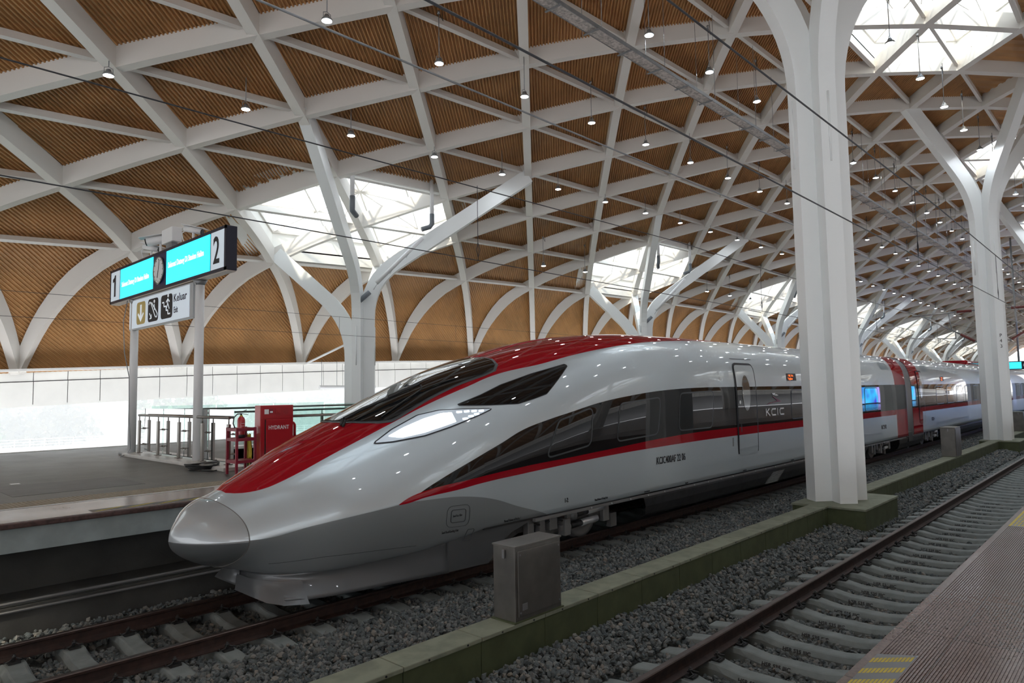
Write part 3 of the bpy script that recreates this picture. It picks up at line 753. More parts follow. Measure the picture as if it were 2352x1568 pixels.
def zsurf(x, w_):
    W_, zc, zt = Wf(x), ZC(x), ZT(x)
    return zc+(zt-zc)*(1-np.clip(w_/W_, 0, 1)**NA(x))**(1/NB(x))
def paint_material():
    m = bpy.data.materials.new('train_livery'); m.use_nodes = True; nt = m.node_tree; n = nt.nodes; l = nt.links; b = n['Principled BSDF']
    g = n.new('ShaderNodeNewGeometry'); sp = n.new('ShaderNodeSeparateXYZ'); l.new(g.outputs['Position'], sp.inputs[0])
    X0, X1, Z0, Z1 = 3., 20., 0., 5.
    def mathn(op, a, b_=None, c=None):
        q = n.new('ShaderNodeMath'); q.operation = op
        for i, v in enumerate((a, b_, c)):
            if v is None: continue
            if isinstance(v, (int, float)): q.inputs[i].default_value = v
            else: l.new(v, q.inputs[i])
        return q.outputs[0]
    xn = mathn('DIVIDE', mathn('SUBTRACT', sp.outputs['X'], X0), X1-X0)
    Zw = sp.outputs['Z']
    def curve(pts):
        f = n.new('ShaderNodeFloatCurve'); cm = f.mapping; cm.use_clip = True; cm.extend = 'HORIZONTAL'; c = cm.curves[0]
        pts = sorted(pts); q = [((x-X0)/(X1-X0), (z-Z0)/(Z1-Z0)) for x, z in pts]
        if q[0][0] > 0: q = [(0, q[0][1])]+q
        if q[-1][0] < 1: q = q+[(1, q[-1][1])]
        c.points[0].location = q[0]; c.points[1].location = q[-1]
        for p in q[1:-1]: c.points.new(*p)
        for p in c.points: p.handle_type = 'AUTO_CLAMPED' if len(q) > 3 else 'VECTOR'
        cm.update(); l.new(xn, f.inputs['Value'])
        return mathn('MULTIPLY', f.outputs[0], Z1-Z0)
    hood = curve([(3.2, 2.6), (3.90, 2.5), (3.945, 1.80), (3.98, 1.756), (4.065, 1.749), (4.19, 1.76), (4.335, 1.793), (4.49, 1.85), (4.82, 1.998), (5.16, 2.158), (5.56, 2.33), (6.156, 2.572), (6.806, 2.834), (7.5, 3.078), (8.29, 3.322), (9.16, 3.487), (9.96, 3.656), (10.87, 3.812), (11.93, 3.953), (13.22, 4.065), (14.76, 4.145), (17, 4.20), (20, 4.21)])
    btop = curve([(3.0, .02), (5.80, .03), (6.02, 1.52), (6.186, 1.617), (6.53, 1.769), (7.24, 2.038), (7.73, 2.213), (8.25, 2.4), (8.81, 2.525), (9.41, 2.634), (10.3, 2.787), (11.3, 2.898), (12.43, 2.982), (14.41, 3.037), (20, 3.04)])
    rtop = curve([(3.0, .9), (5.6, 1.2), (5.84, 1.485), (6.186, 1.617), (7.066, 1.72), (8.18, 1.81), (9.33, 1.864), (10.7, 1.93), (12.33, 2.01), (14.3, 2.06), (20, 2.065)])
    rbot = curve([(3.0, 1.6), (5.7, 1.55), (5.84, 1.479), (6.285, 1.545), (6.857, 1.595), (7.2, 1.636), (8.18, 1.70), (9.32, 1.76), (10.7, 1.812), (12.3, 1.844), (14.3, 1.866), (20, 1.875)])
    gry = curve([(3.0, 1.215), (4.1, 1.215), (4.75, 1.325), (5.15, 1.39), (5.617, 1.451), (6.1, 1.503), (6.66, 1.50), (7.06, 1.463), (7.5, 1.375), (7.98, 1.216), (8.76, .95), (9.2, .5), (20, .4)])  # along the front crease this grey is livery paint and underside shade together
    gt_ = lambda a, b_: mathn('GREATER_THAN', a, b_)
    lt_ = lambda a, b_: mathn('LESS_THAN', a, b_)
    mul = lambda a, b_: mathn('MULTIPLY', a, b_)
    m_hood = gt_(Zw, hood); m_band = mul(gt_(Zw, rtop), lt_(Zw, btop)); m_stripe = mul(gt_(Zw, rbot), lt_(Zw, rtop))
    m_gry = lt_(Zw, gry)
    # carriage-end red blocks, every 25 m from the first joint
    t = mathn('SUBTRACT', mathn('PINGPONG', mathn('SUBTRACT', sp.outputs['X'], 31.7), 12.5), 0)
    m_end = mul(lt_(t, 2.0), gt_(sp.outputs['X'], 20))
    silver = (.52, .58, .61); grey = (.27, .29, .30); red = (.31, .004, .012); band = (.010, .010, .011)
    def mix(f, a, b_):
        q = n.new('ShaderNodeMix'); q.data_type = 'RGBA'
        for v, k in ((f, 'Factor'), (a, 'A'), (b_, 'B')):
            if isinstance(v, tuple): q.inputs[k].default_value = (*v, 1)
            else: l.new(v, q.inputs[k])
        return q.outputs['Result']
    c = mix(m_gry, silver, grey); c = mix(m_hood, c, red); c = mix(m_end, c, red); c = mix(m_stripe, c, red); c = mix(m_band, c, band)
    l.new(c, b.inputs['Base Color'])
    anyp = mathn('MAXIMUM', mathn('MAXIMUM', m_hood, m_band), mathn('MAXIMUM', m_stripe, m_end))
    l.new(mathn('MULTIPLY_ADD', anyp, -.45, .45), b.inputs['Metallic'])
    l.new(mathn('MULTIPLY_ADD', anyp, -.20, .34), b.inputs['Roughness']); b.inputs['Coat Weight'].default_value = .9; b.inputs['Coat Roughness'].default_value = .02; l.new(mathn('MULTIPLY_ADD', anyp, -.5, .5), b.inputs['Specular IOR Level'])
    return m
livery = paint_material()
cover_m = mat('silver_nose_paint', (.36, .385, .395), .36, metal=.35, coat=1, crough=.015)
cover_low = mat('dark_silver_paint_and_shade', (.14, .15, .155), .34, metal=.3, coat=1, crough=.02)  # chin colour takes in shade under the crease besides the darker paint
glass_blk = mat('black_glass', (.008, .009, .010), .3, coat=1, spec=0, crough=.01)
glass_car = mat('tinted_window', (.008, .009, .010), .3, spec=.0, coat=1, crough=.006)
frame_grey = mat('dark_grey_trim', (.045, .05, .055), .4)
seal = mat('black_seal', (.01, .01, .015), .5)
TR = thing('high_speed_train', (18, TY, .19), 'long silver, red and black high-speed train with a pointed nose standing at the far platform', 'train')
def ring_pts(x0, blend, up, nphi):
    """profile from bottom to top centre, one side; x bends with z by blend"""
    ph = np.linspace(0, math.pi/2, nphi) if up else np.linspace(-math.pi/2, 0, nphi)
    x = np.full(nphi, float(x0))
    for _ in range(4 if blend > 0 else 1):
        W_, zc = Wf(x), ZC(x); c = np.maximum(np.cos(ph), 0)
        if up: w_ = W_*c**(2/NA(x)); z = zc+(ZT(x)-zc)*np.abs(np.sin(ph))**(2/NB(x))
        else: n_ = NL(x); w0 = WB(x); w_ = w0+(W_-w0)*c**(2/n_); z = zc-(zc-ZB(x))*np.abs(np.sin(ph))**(2/n_)
        if blend > 0: dz = np.abs(z-1.23); x = x0-blend*np.minimum(np.where(z > 1.23, .27*(dz/.49)**2.6, .15*(dz/.46)**2.4), .45)
    return list(zip(x.tolist(), w_.tolist(), z.tolist()))
def shell(name, xs, blends, material, up, lo, parent, zcut=None, nu=44, nl=22):
    rings = []
    for x0, bl_ in zip(xs, blends):
        pr = []
        if lo: pr += ring_pts(x0, bl_, False, nl)
        if up: pr += ring_pts(x0, bl_, True, nu)[1 if lo else 0:]
        if zcut is not None: pr = [p if p[2] > zcut else (p[0], min(p[1], 9), zcut) for p in pr]
        rings.append([(x, TY-w_, z) for x, w_, z in pr]+[(x, TY+w_, z) for x, w_, z in pr[::-1]])
    V = np.array(rings); n, m, _ = V.shape
    q = []
    for i in range(n-1):
        for k in range(m-1): q.append((i*m+k, i*m+k+1, (i+1)*m+k+1, (i+1)*m+k))
    return link(name, npmesh(name, V.reshape(-1, 3), q, material, smooth=True), parent)
SEAM = 4.045
xc = 3.3605+(SEAM-.006-3.3605)*np.linspace(0, 1, 50)**2.0
bc = np.clip((xc-3.5)/(SEAM-3.5), 0, 1)
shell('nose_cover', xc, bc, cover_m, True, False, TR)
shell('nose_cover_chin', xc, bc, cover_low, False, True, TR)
xb_ = np.linspace(SEAM+.006, 7.32, 110)
bb = np.clip((5.6-xb_)/(5.6-SEAM), 0, 1)
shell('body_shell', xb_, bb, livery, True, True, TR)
# rear of first car: straight sides cut at z=.95 over the running gear
def coach(name, x0, x1, nst, parent):
    xs = np.linspace(x0, x1, nst); rings = []
    for x in xs:
        pr = [p for p in ring_pts(x, 0, True, 44)]
        W_ = float(Wf(x)); k7 = max(0, 1-(x-7.32)/1.2); lq = ring_pts(min(x, 7.32), 0, False, 14)[:-1]; lo = [(x, k7*q_[1]+(1-k7)*(W_-(.10 if i_ == 0 else .03 if i_ == 1 else 0)), q_[2]*k7+(1-k7)*(.95+.02*i_ if i_ < 3 else .99+(float(ZC(x))-.99)*(i_-2)/12)) for i_, q_ in enumerate(lq)]
        pr = lo+pr
        rings.append([(a, TY-w_, z) for a, w_, z in pr]+[(a, TY+w_, z) for a, w_, z in pr[::-1]])
    V = np.array(rings); n, m, _ = V.shape; q = []
    for i in range(n-1):
        for k in range(m-1): q.append((i*m+k, i*m+k+1, (i+1)*m+k+1, (i+1)*m+k))
    # end caps and floor
    caps = []
    me = npmesh(name, V.reshape(-1, 3), q, livery, smooth=True)
    o = link(name, me, parent)
    f = MB(); f.box(x0, x1, TY-1.58, TY+1.58, .93, .97); f.build('underfloor', dark_metal, o)
    for xe in (x0+.01, x1-.01):
        if xe > 20:
            ee = MB(); pp = [(a[1], a[2]) for a in V[0 if xe < (x0+x1)/2 else -1]]; ee.add([(xe, p[0], p[1]) for p in pp], [tuple(range(len(pp)))]); ee.build('end_wall', dark_metal, o)
    return o
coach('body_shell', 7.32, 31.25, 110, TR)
for k in range(6):
    coach('body_shell', 32.15+25*k, 56.25+25*k, 8, TR)
# flexible gangways between carriages
for k in range(6):
    xs = np.linspace(31.2+25*k, 32.2+25*k, 5); offs = [0, -.06, -.10, -.06, 0]
    rings = []
    for x, of in zip(xs, offs):
        pr = [(0, 1.6+of, .80), (0, 1.68+of, 1.05)]+[(0, w_+of, z+of) for _, w_, z in ring_pts(14.5, 0, True, 30)]
        rings.append([(x, TY-w_, z) for _, w_, z in pr]+[(x, TY+w_, z) for _, w_, z in pr[::-1]])
    V = np.array(rings); n, m, _ = V.shape
    q = [(i*m+j, i*m+j+1, (i+1)*m+j+1, (i+1)*m+j) for i in range(n-1) for j in range(m-1)]
    link('gangway_fairing', npmesh('g', V.reshape(-1, 3), q, mat('gangway_grey', (.20, .20, .21), .35, metal=.3) if k == 0 else bpy.data.materials['gangway_grey'], smooth=True), TR).name = 'gangway_fairing'
    b = MB(); b.box(31.35+25*k, 32.0+25*k, TY-1.66, TY-1.40, .72, 1.12); b.build('coupler_hood', black_rub, TR, bevel=.03)
# surface patches
def mono(poly):
    """x-monotone polygon -> (lo(x), hi(x))"""
    i0 = min(range(len(poly)), key=lambda i: poly[i][0]); i1 = max(range(len(poly)), key=lambda i: poly[i][0]); n = len(poly)
    a = []; i = i0
    while i != i1: a.append(poly[i]); i = (i+1) % n
    a.append(poly[i1]); b = []; i = i0
    while i != i1: b.append(poly[i]); i = (i-1) % n
    b.append(poly[i1])
    fa = lambda x: np.interp(x, [p[0] for p in a], [p[1] for p in a]); fb = lambda x: np.interp(x, [p[0] for p in b], [p[1] for p in b])
    xm = (poly[i0][0]+poly[i1][0])/2
    return (fa, fb, poly[i0][0], poly[i1][0]) if fa(xm) < fb(xm) else (fb, fa, poly[i0][0], poly[i1][0])
def patch(name, poly, material, parent, off, nx=48, nz=14, side=-1, top=False, grow=0.0, xs=None):
    if grow:
        cx_ = sum(p[0] for p in poly)/len(poly); n = len(poly); g2 = []
        area = sum(poly[i][0]*poly[(i+1) % n][1]-poly[(i+1) % n][0]*poly[i][1] for i in range(n)); sg = 1 if area > 0 else -1
        for i in range(n):
            p0, p1, p2 = Vector(poly[i-1]), Vector(poly[i]), Vector(poly[(i+1) % n])
            d1 = (p1-p0).normalized(); d2 = (p2-p1).normalized(); n1 = Vector((d1.y, -d1.x))*sg; n2 = Vector((d2.y, -d2.x))*sg
            bis = (n1+n2); bis = bis/max(bis.length, .3); k_ = grow/max(.45, bis.dot(n1)); g2.append(tuple(p1+bis*k_))
        poly = g2
    lo, hi, xa, xb = mono(poly)
    kx = sorted(set([p[0] for p in poly])); X = np.unique(np.concatenate([np.linspace(xa+1e-4, xb-1e-4, nx), np.clip(kx, xa+1e-4, xb-1e-4)]))
    A_, B_ = lo(X), hi(X); T = np.linspace(0, 1, nz)
    G = A_[:, None]+(B_-A_)[:, None]*T[None]; XX = np.repeat(X[:, None], nz, 1)
    if top: V = np.stack([XX, TY+G, zsurf(XX, np.abs(G))+off], -1)
    else:
        w0 = ysurf(XX, G); e = .02
        gx = (ysurf(XX+e, G)-ysurf(XX-e, G))/(2*e); gz = (ysurf(XX, G+e)-ysurf(XX, G-e))/(2*e)
        L_n = np.sqrt(gx*gx+1+gz*gz)
        V = np.stack([XX-gx/L_n*off, TY+side*(w0+off/L_n), G-gz/L_n*off], -1)
    V = V.reshape(-1, 3)
    m = nz; q = []
    for i in range(len(X)-1):
        for k in range(m-1): q.append((i*m+k, (i+1)*m+k, (i+1)*m+k+1, i*m+k+1))
    if (side > 0 and not top): q = [f[::-1] for f in q]
    if top: pass
    return link(name, npmesh(name, V, q, material, smooth=True), parent)
def rounded(poly, r=.06, seg=4):
    out = []; n = len(poly)
    for i in range(n):
        p0, p1, p2 = Vector(poly[i-1]), Vector(poly[i]), Vector(poly[(i+1) % n])
        a = (p0-p1); b = (p2-p1); ra = min(r, a.length*.45, b.length*.45); A = p1+a.normalized()*ra; B = p1+b.normalized()*ra
        for k in range(seg+1):
            t = k/seg; out.append(tuple((1-t)**2*A+2*t*(1-t)*p1+t*t*B))
    return out
half = [(5.70, .0), (5.71, .18), (5.76, .34), (5.86, .52), (6.03, .70), (6.18, .79), (6.30, .805), (6.449, .80), (6.88, .80), (7.4, .83), (7.74, .87), (8.01, .90), (8.25, .90), (8.41, .79), (8.536, .54), (8.59, .26), (8.60, 0)]
wsp = half+[(x, -w_) for x, w_ in half[::-1][1:-1]]
patch('windscreen_surround', wsp, frame_grey, TR, .006, 80, 30, top=True, grow=.05)
ws = patch('windscreen', wsp, glass_blk, TR, .014, 90, 36, top=True)
for sd in (-1, 1):
    lp = rounded([(5.774, 2.307), (6.09, 2.474), (6.555, 2.668), (6.884, 2.733), (7.208, 2.742), (7.703, 2.737), (7.451, 2.655), (6.882, 2.488), (6.478, 2.385), (6.005, 2.32)], .03, 2)
    hl = patch('headlamp_surround', lp, seal, TR, .006, 60, 12, side=sd, grow=.014)
    lens = patch('headlamp_lens', lp, mat('headlamp_lens', (.25, .28, .32), .15, emit=.35, ecol=(.8, .9, 1)) if sd < 0 else bpy.data.materials['headlamp_lens'], hl, .011, 60, 12, side=sd)
    lit = rounded([(5.98, 2.385), (6.25, 2.50), (6.6, 2.62), (6.88, 2.69), (7.05, 2.70), (6.95, 2.60), (7.05, 2.565), (6.85, 2.51), (6.5, 2.42), (6.15, 2.36)], .03, 2)
    patch('lit_lamp', lit, mat('headlamp_glow', (1, 1, 1), .3, emit=3.0, ecol=(.85, .93, 1)) if sd < 0 else bpy.data.materials['headlamp_glow'], hl, .015, 50, 10, side=sd)
    for (a, c) in ((7.10, 2.702), (7.22, 2.708), (7.34, 2.71), (7.46, 2.71), (7.14, 2.60), (7.25, 2.635), (7.36, 2.665)):
        patch('marker_led', rounded([(a, c-.018), (a+.09, c-.012), (a+.10, c+.014), (a+.01, c+.010)], .01, 2), bpy.data.materials['headlamp_glow'], hl, .016, 8, 4, side=sd)
    sp_ = rounded([(7.20, 2.813), (7.66, 2.955), (8.11, 3.113), (8.82, 3.300), (9.66, 3.482), (9.697, 3.460), (9.304, 3.203), (8.93, 2.963), (8.60, 2.885), (8.26, 2.815), (7.68, 2.806)], .03, 3)
    sw_ = patch('side_quarter_surround', sp_, seal, TR, .006, 60, 16, side=sd, grow=.012)
    patch('side_quarter_glass', sp_, glass_blk, sw_, .012, 60, 16, side=sd)
    wins = [[(8.727, 1.915), (9.00, 2.36), (9.10, 2.49), (10.02, 2.685), (9.905, 2.05)], [(10.74, 2.06), (10.90, 2.735), (12.32, 2.83), (12.17, 2.12)], [(13.03, 2.145), (13.14, 2.90), (14.64, 2.935), (14.50, 2.14)]]
    for x0 in (19.2, 21.4, 23.6, 25.8): wins.append([(x0, 2.15), (x0+.05, 2.92), (x0+1.55, 2.92), (x0+1.5, 2.15)])
    for k in range(3):
        for j in range(9):
            if j in (0, 8): continue
            x0 = 34.3+25*k+2.2*j; wins.append([(x0, 2.15), (x0+.02, 2.92), (x0+1.5, 2.92), (x0+1.48, 2.15)])
    for i, p in enumerate(wins):
        if sd > 0 and i > 8: continue
        far_ = p[0][0] > 33
        r_ = rounded(p, .12, 4)
        f_ = patch('window_frame', r_, frame_grey, TR, .004, 8 if far_ else 20, 4 if far_ else 8, side=sd, grow=.03)
        patch('window_pane', r_, glass_car, f_, .008, 8 if far_ else 20, 4 if far_ else 8, side=sd)
    doors = [(15.84, 16.90)]+[(33.2+25*k, 34.15+25*k) for k in range(3)]
    for i, (a, b_) in enumerate(doors):
        if sd > 0 and i: continue
        outl = rounded([(a, 1.36), (a, 3.57), (b_, 3.57), (b_, 1.36)], .14, 5)
        dm = livery
        d0 = patch('door_seal', outl, seal, TR, .012, 12, 40, side=sd, grow=.055)
        d1 = patch('door_leaf', outl, dm, d0, .020, 12, 40, side=sd)
        xm = (a+b_)/2-.03
        gp = [(xm+.22*math.cos(t), 2.88+.44*math.sin(t)) for t in np.linspace(0, 2*math.pi, 25)[:-1]]
        patch('door_window', gp, mat('door_glass', (.06, .07, .07), .05, coat=1) if 'door_glass' not in bpy.data.materials else bpy.data.materials['door_glass'], d1, .025, 20, 14, side=sd)
        patch('door_handle', [(a+.12, 1.95), (a+.12, 2.13), (a+.16, 2.13), (a+.16, 1.95)], seal, d1, .025, 3, 3, side=sd)
        patch('door_button', [(a+.12+.045*math.cos(t), 2.66+.045*math.sin(t)) for t in np.linspace(0, 2*math.pi, 13)[:-1]], white_plain, d1, .026, 8, 6, side=sd)
    # roof-line grab rail mark over the door
    patch('gutter_line', [(15.8, 3.72), (15.8, 3.735), (17.0, 3.735), (17.0, 3.72)], frame_grey, TR, .006, 10, 2, side=sd)
def tpatch(name, pts, m_, off=.012, side=-1): return patch(name, pts, m_, TR, off, 10, 5, side=side)
# destination displays
for x0 in (19.04, 37.6):
    d = tpatch('destination_display', rounded([(x0, 3.19), (x0, 3.39), (x0+.66, 3.39), (x0+.66, 3.19)], .02), black_rub, .012)
    for j, (sx0, s_) in enumerate(((.10, '06C  8-6'), (.06, 'Tegalluar'))):
        text('led_text', s_, (x0+sx0, TY-float(ysurf(x0, 3.3))-.03, 3.305-.085*j), (1, 0, 0), (0, .25, 1), .085, orange_led, d, sx=1.05, depth=.001)
# lettering on the side
yw = TY-1.68-.006
text('lettering', 'KCIC400AF 22 06', (12.08, yw, 1.50), (1, 0, 0), (0, 0, 1), .205, black_print, TR, sx=.76, bold=.0012)
text('lettering', '1-2', (9.13, yw+.003, 1.12), (1, 0, 0), (0, 0, 1), .10, black_print, TR, sx=.8, bold=.002)
text('lettering', '01 22 42', (27.6, yw, 1.42), (1, 0, 0), (0, 0, 1), .21, black_print, TR, sx=.8, bold=.003)
text('lettering', '02 22 4', (35.3, yw, 1.42), (1, 0, 0), (0, 0, 1), .21, black_print, TR, sx=.8, bold=.003)
text('lettering', 'Manual Release of Parking Brake', (7.72, TY-float(ysurf(8.0, 1.0))-.012, .99), (1, -.02, 0), (0, -.05, 1), .055, black_print, TR, sx=.62)
text('lettering', 'Manual Release of Parking Brake', (9.98, yw, 1.04), (1, 0, 0), (0, 0, 1), .055, black_print, TR, sx=.55)
for xx, s_ in ((11.6, 'Traction Motor Box'), (13.2, 'Battery Box'), (16.0, 'Fresh Water Tank'), (19.0, 'Waste Water Tank')): text('lettering', s_, (xx, yw, 1.0), (1, 0, 0), (0, 0, 1), .04, black_print, TR, sx=.6)
text('lettering', 'Sand Box&Sanding Unit', (6.50, TY-float(ysurf(6.75, 1.02))-.02, 1.00), (1, -.10, 0), (0, -.25, 1), .050, black_print, TR, sx=.62)
# KCIC logo
lg = MB()
def lbar(a, b, w_=.035): lg.bar((a[0], yw, a[1]), (b[0], yw, b[1]), w_, .002, up=(0, 1, 0))
Lz0, Lz1 = 2.27, 2.46
lbar((17.50, Lz0), (17.50, Lz1)); lbar((17.52, 2.36), (17.70, Lz1)); lbar((17.56, 2.38), (17.74, Lz0))
for cx0 in (17.82, 18.36):
    lbar((cx0+.05, Lz1-.017), (cx0+.30, Lz1-.017)); lbar((cx0+.05, Lz0+.017), (cx0+.30, Lz0+.017)); lbar((cx0+.02, Lz0+.05), (cx0+.02, Lz1-.05)); lbar((cx0+.02, Lz1-.06), (cx0+.08, Lz1-.012)); lbar((cx0+.02, Lz0+.06), (cx0+.08, Lz0+.012))
lbar((18.23, Lz0), (18.23, Lz1))
lgo = lg.build('logo_letters', white_plain, TR); 
a = MB(); a.add([(x, yw-.001, z) for x, z in [(17.50, 2.55), (17.72, 2.61), (18.02, 2.635), (18.22, 2.66), (18.10, 2.71), (17.92, 2.775), (18.0, 2.775), (18.25, 2.70), (18.52, 2.63), (18.2, 2.62), (17.9, 2.605)]], [(0, 1, 2, 10), (2, 3, 9, 10), (3, 4, 7, 8), (3, 8, 9), (4, 5, 6, 7)]); a.build('logo_swoosh', mat('logo_red', (.16, .012, .02), .4), TR)
a = MB(); a.add([(x, yw-.001, z) for x, z in [(17.90, 2.86), (18.12, 2.86), (18.08, 2.81), (17.98, 2.81), (18.06, 2.80), (18.16, 2.83), (18.34, 2.80), (18.22, 2.785)]], [(0, 3, 2, 1), (4, 7, 6, 5)]); a.build('logo_train_mark', white_plain, TR)
# sand box hatch and small panels
def outline(pts, m_, w_=.010, nm='panel_outline', side=-1, closed=True, off=.004):
    tb = MB(); P = []
    n = len(pts)
    for i in range(n if closed else n-1):
        a_, b_ = pts[i], pts[(i+1) % n]; k_ = max(2, int(math.hypot(b_[0]-a_[0], b_[1]-a_[1])/.08))
        for t in range(k_): 
            x = a_[0]+(b_[0]-a_[0])*t/k_; z = a_[1]+(b_[1]-a_[1])*t/k_; P.append((x, TY+side*(float(ysurf(x, z))+off), z))
    if not closed: x, z = pts[-1]; P.append((x, TY+side*(float(ysurf(x, z))+off), z))
    tb.tube(P, w_/2, 5, cap=False, closed=closed); return tb.build(nm, m_, TR)
outline(rounded([(6.60, 1.07), (6.62, 1.37), (7.03, 1.36), (7.01, 1.05)], .10), frame_grey, .008)
outline(rounded([(6.68, 1.13), (6.69, 1.31), (6.95, 1.30), (6.94, 1.12)], .04), frame_grey, .014)
text('lettering', 'Sand Box Filler', (6.70, TY-float(ysurf(6.8, 1.22))-.012, 1.21), (1, -.10, 0), (0, -.12, 1), .045, black_print, TR, sx=.62)
outline([(4.3+.0, .97-.09), (4.9, .93-.02), (5.6, .90), (6.15, .88)], frame_grey, .007, closed=False)
outline(rounded([(6.95, .83), (7.0, .99), (7.13, .985), (7.08, .82)], .03), frame_grey, .010)
tpatch('grab_recess', rounded([(9.62, 1.11), (9.62, 1.17), (10.02, 1.17), (10.02, 1.11)], .03), black_rub, .004)
tpatch('side_marker', [(11.10, 1.32), (11.10, 1.42), (11.15, 1.42), (11.15, 1.32)], black_print, .004)
tpatch('brake_indicator', [(15.50, 1.52), (15.50, 1.83), (15.58, 1.83), (15.58, 1.52)], mat('indicator_grey', (.20, .21, .21), .4), .004)
tpatch('step_recess', [(16.55, 1.10), (16.55, 1.24), (16.68, 1.24), (16.68, 1.10)], frame_grey, .005)
for xx in (28.3, 34.6):
    tpatch('roof_badge', [(xx, 3.62), (xx, 3.88), (xx+1.0, 3.88), (xx+1.0, 3.62)], mat('badge_grey', (.20, .25, .27), .3) if 'badge_grey' not in bpy.data.materials else bpy.data.materials['badge_grey'], .006)
# cover seam line
P = [(x, TY-w_, z) for x, w_, z in ring_pts(SEAM, 1, False, 24)+ring_pts(SEAM, 1, True, 44)[1:]]
P = P+[(x, 2*TY-y, z) for x, y, z in P[::-1][1:]]
sm_ = MB(); sm_.tube(P, .0055, 5, cap=False); sm_.build('cover_seam', mat('seam_grey', (.16, .15, .14), .4), TR)
# wipers
def wp(x, w_, dz=.05): return (x, TY-w_, float(zsurf(x, w_))+dz)
wpr = MB(); wpr.tube([wp(5.63, .34, .0), wp(5.66, .34, .09)], .03, 8); wpr.tube([wp(5.62, .40, .0), wp(5.66, .40, .09)], .02, 8)
wpr.tube([wp(5.66, .36, .09), wp(6.0, .35, .09), wp(6.35, .40, .08), wp(6.75, .50, .08)], [.030, .026, .020, .016], 8)
wpr.tube([wp(6.42, .42, .10), wp(6.95, .52, .11)], .030, 8); wpr.build('wiper_arm', black_rub, TR)
w2 = MB(); w2.tube([wp(6.10, .68, .03), wp(6.6, .62, .035), wp(6.93, .60, .05)], .012, 6); w2.tube([wp(6.93, .60, .05), wp(7.2, .64, .035), wp(7.55, .72, .025)], .012, 6); w2.tube([wp(6.95, .55, .09), wp(6.93, .60, .045)], .02, 6); w2.build('wiper_blade', black_rub, TR)
plough_m = mat('plough_grey', (.11, .115, .12), .38, metal=.2, coat=.3)
# snow plough skirt below the nose
V = []; q = []
st = [(4.29, .0, .0, .71, .50), (4.30, .30, .42, .71, .49), (4.35, .58, .76, .72, .46), (4.48, .76, .98, .72, .44), (4.7, .92, 1.09, .72, .42), (5.0, 1.04, 1.16, .73, .41), (5.5, 1.17, 1.24, .76, .40), (6.1, 1.32, 1.34, .79, .40), (6.6, 1.43, 1.44, .85, .40), (6.72, 1.45, 1.46, .86, .40)]
NS = 9
for (x, w0, w1, z0, z1) in st:
    for k in range(NS):
        t = k/(NS-1); z = z0+(z1-z0)*t; cove = -.07*math.sin(math.pi*min(1, t*1.25)*.8)*max(0, 1-(x-4.2)/3.2)
        V.append((x-.06*t*(1 if x < 4.6 else 0), w0+(w1-w0)*t**1.6+cove*(1-t), z))
for sgn in (-1, 1):
    VV = [(x, TY+sgn*w_, z) for x, w_, z in V]; n = len(st)
    qq = [(i*NS+k, i*NS+k+1, (i+1)*NS+k+1, (i+1)*NS+k) for i in range(n-1) for k in range(NS-1)]
    o = link('snow_plough', npmesh('snow_plough', VV, qq, plough_m, smooth=True), TR); s2 = o.modifiers.new('thick', 'SOLIDIFY'); s2.thickness = .02
VP = [(x-.03, TY-w_-.035, z-.05*(k % NS)/(NS-1)) for k, (x, w_, z) in enumerate(V[:NS*5])]
o = link('deflector_plate', npmesh('deflector_plate', VP, [(i*NS+k, i*NS+k+1, (i+1)*NS+k+1, (i+1)*NS+k) for i in range(4) for k in range(2, NS-1)], plough_m, smooth=True), TR)
# side skirt of the nose with wheel arch
pro = [(6.05, .40), (6.10, .90), (8.6, .97), (8.2, .93), (7.85, .84), (7.6, .68), (7.42, .50), (7.34, .40)]
for sgn in (-1, 1):
    sk = MB(); P3 = []
    for (x, z) in [(6.7, .40), (6.7, .87), (7.0, .92), (7.32, .97), (7.6, .98), (8.9, .98), (8.3, .90), (7.95, .80), (7.65, .62), (7.50, .40)]:
        P3.append((x, z))
    V3 = [(x, TY+sgn*(min(float(Wf(x))-.07, float(WB(x))+.03)-.12*max(0, (.95-z))), z) for x, z in P3]; V4 = [(x, y-sgn*.03, z) for x, y, z in V3]; n = len(P3)
    sk.add(V3+V4, [tuple(range(n)), tuple(range(n, 2*n))[::-1]]+[(i, (i+1) % n, n+(i+1) % n, n+i) for i in range(n)])
    sk.build('wheel_arch_skirt', plough_m, TR)
ub = MB(); ub.box(4.9, 7.3, TY-.62, TY+.62, .55, .80); ub.build('underframe', dark_metal, TR)
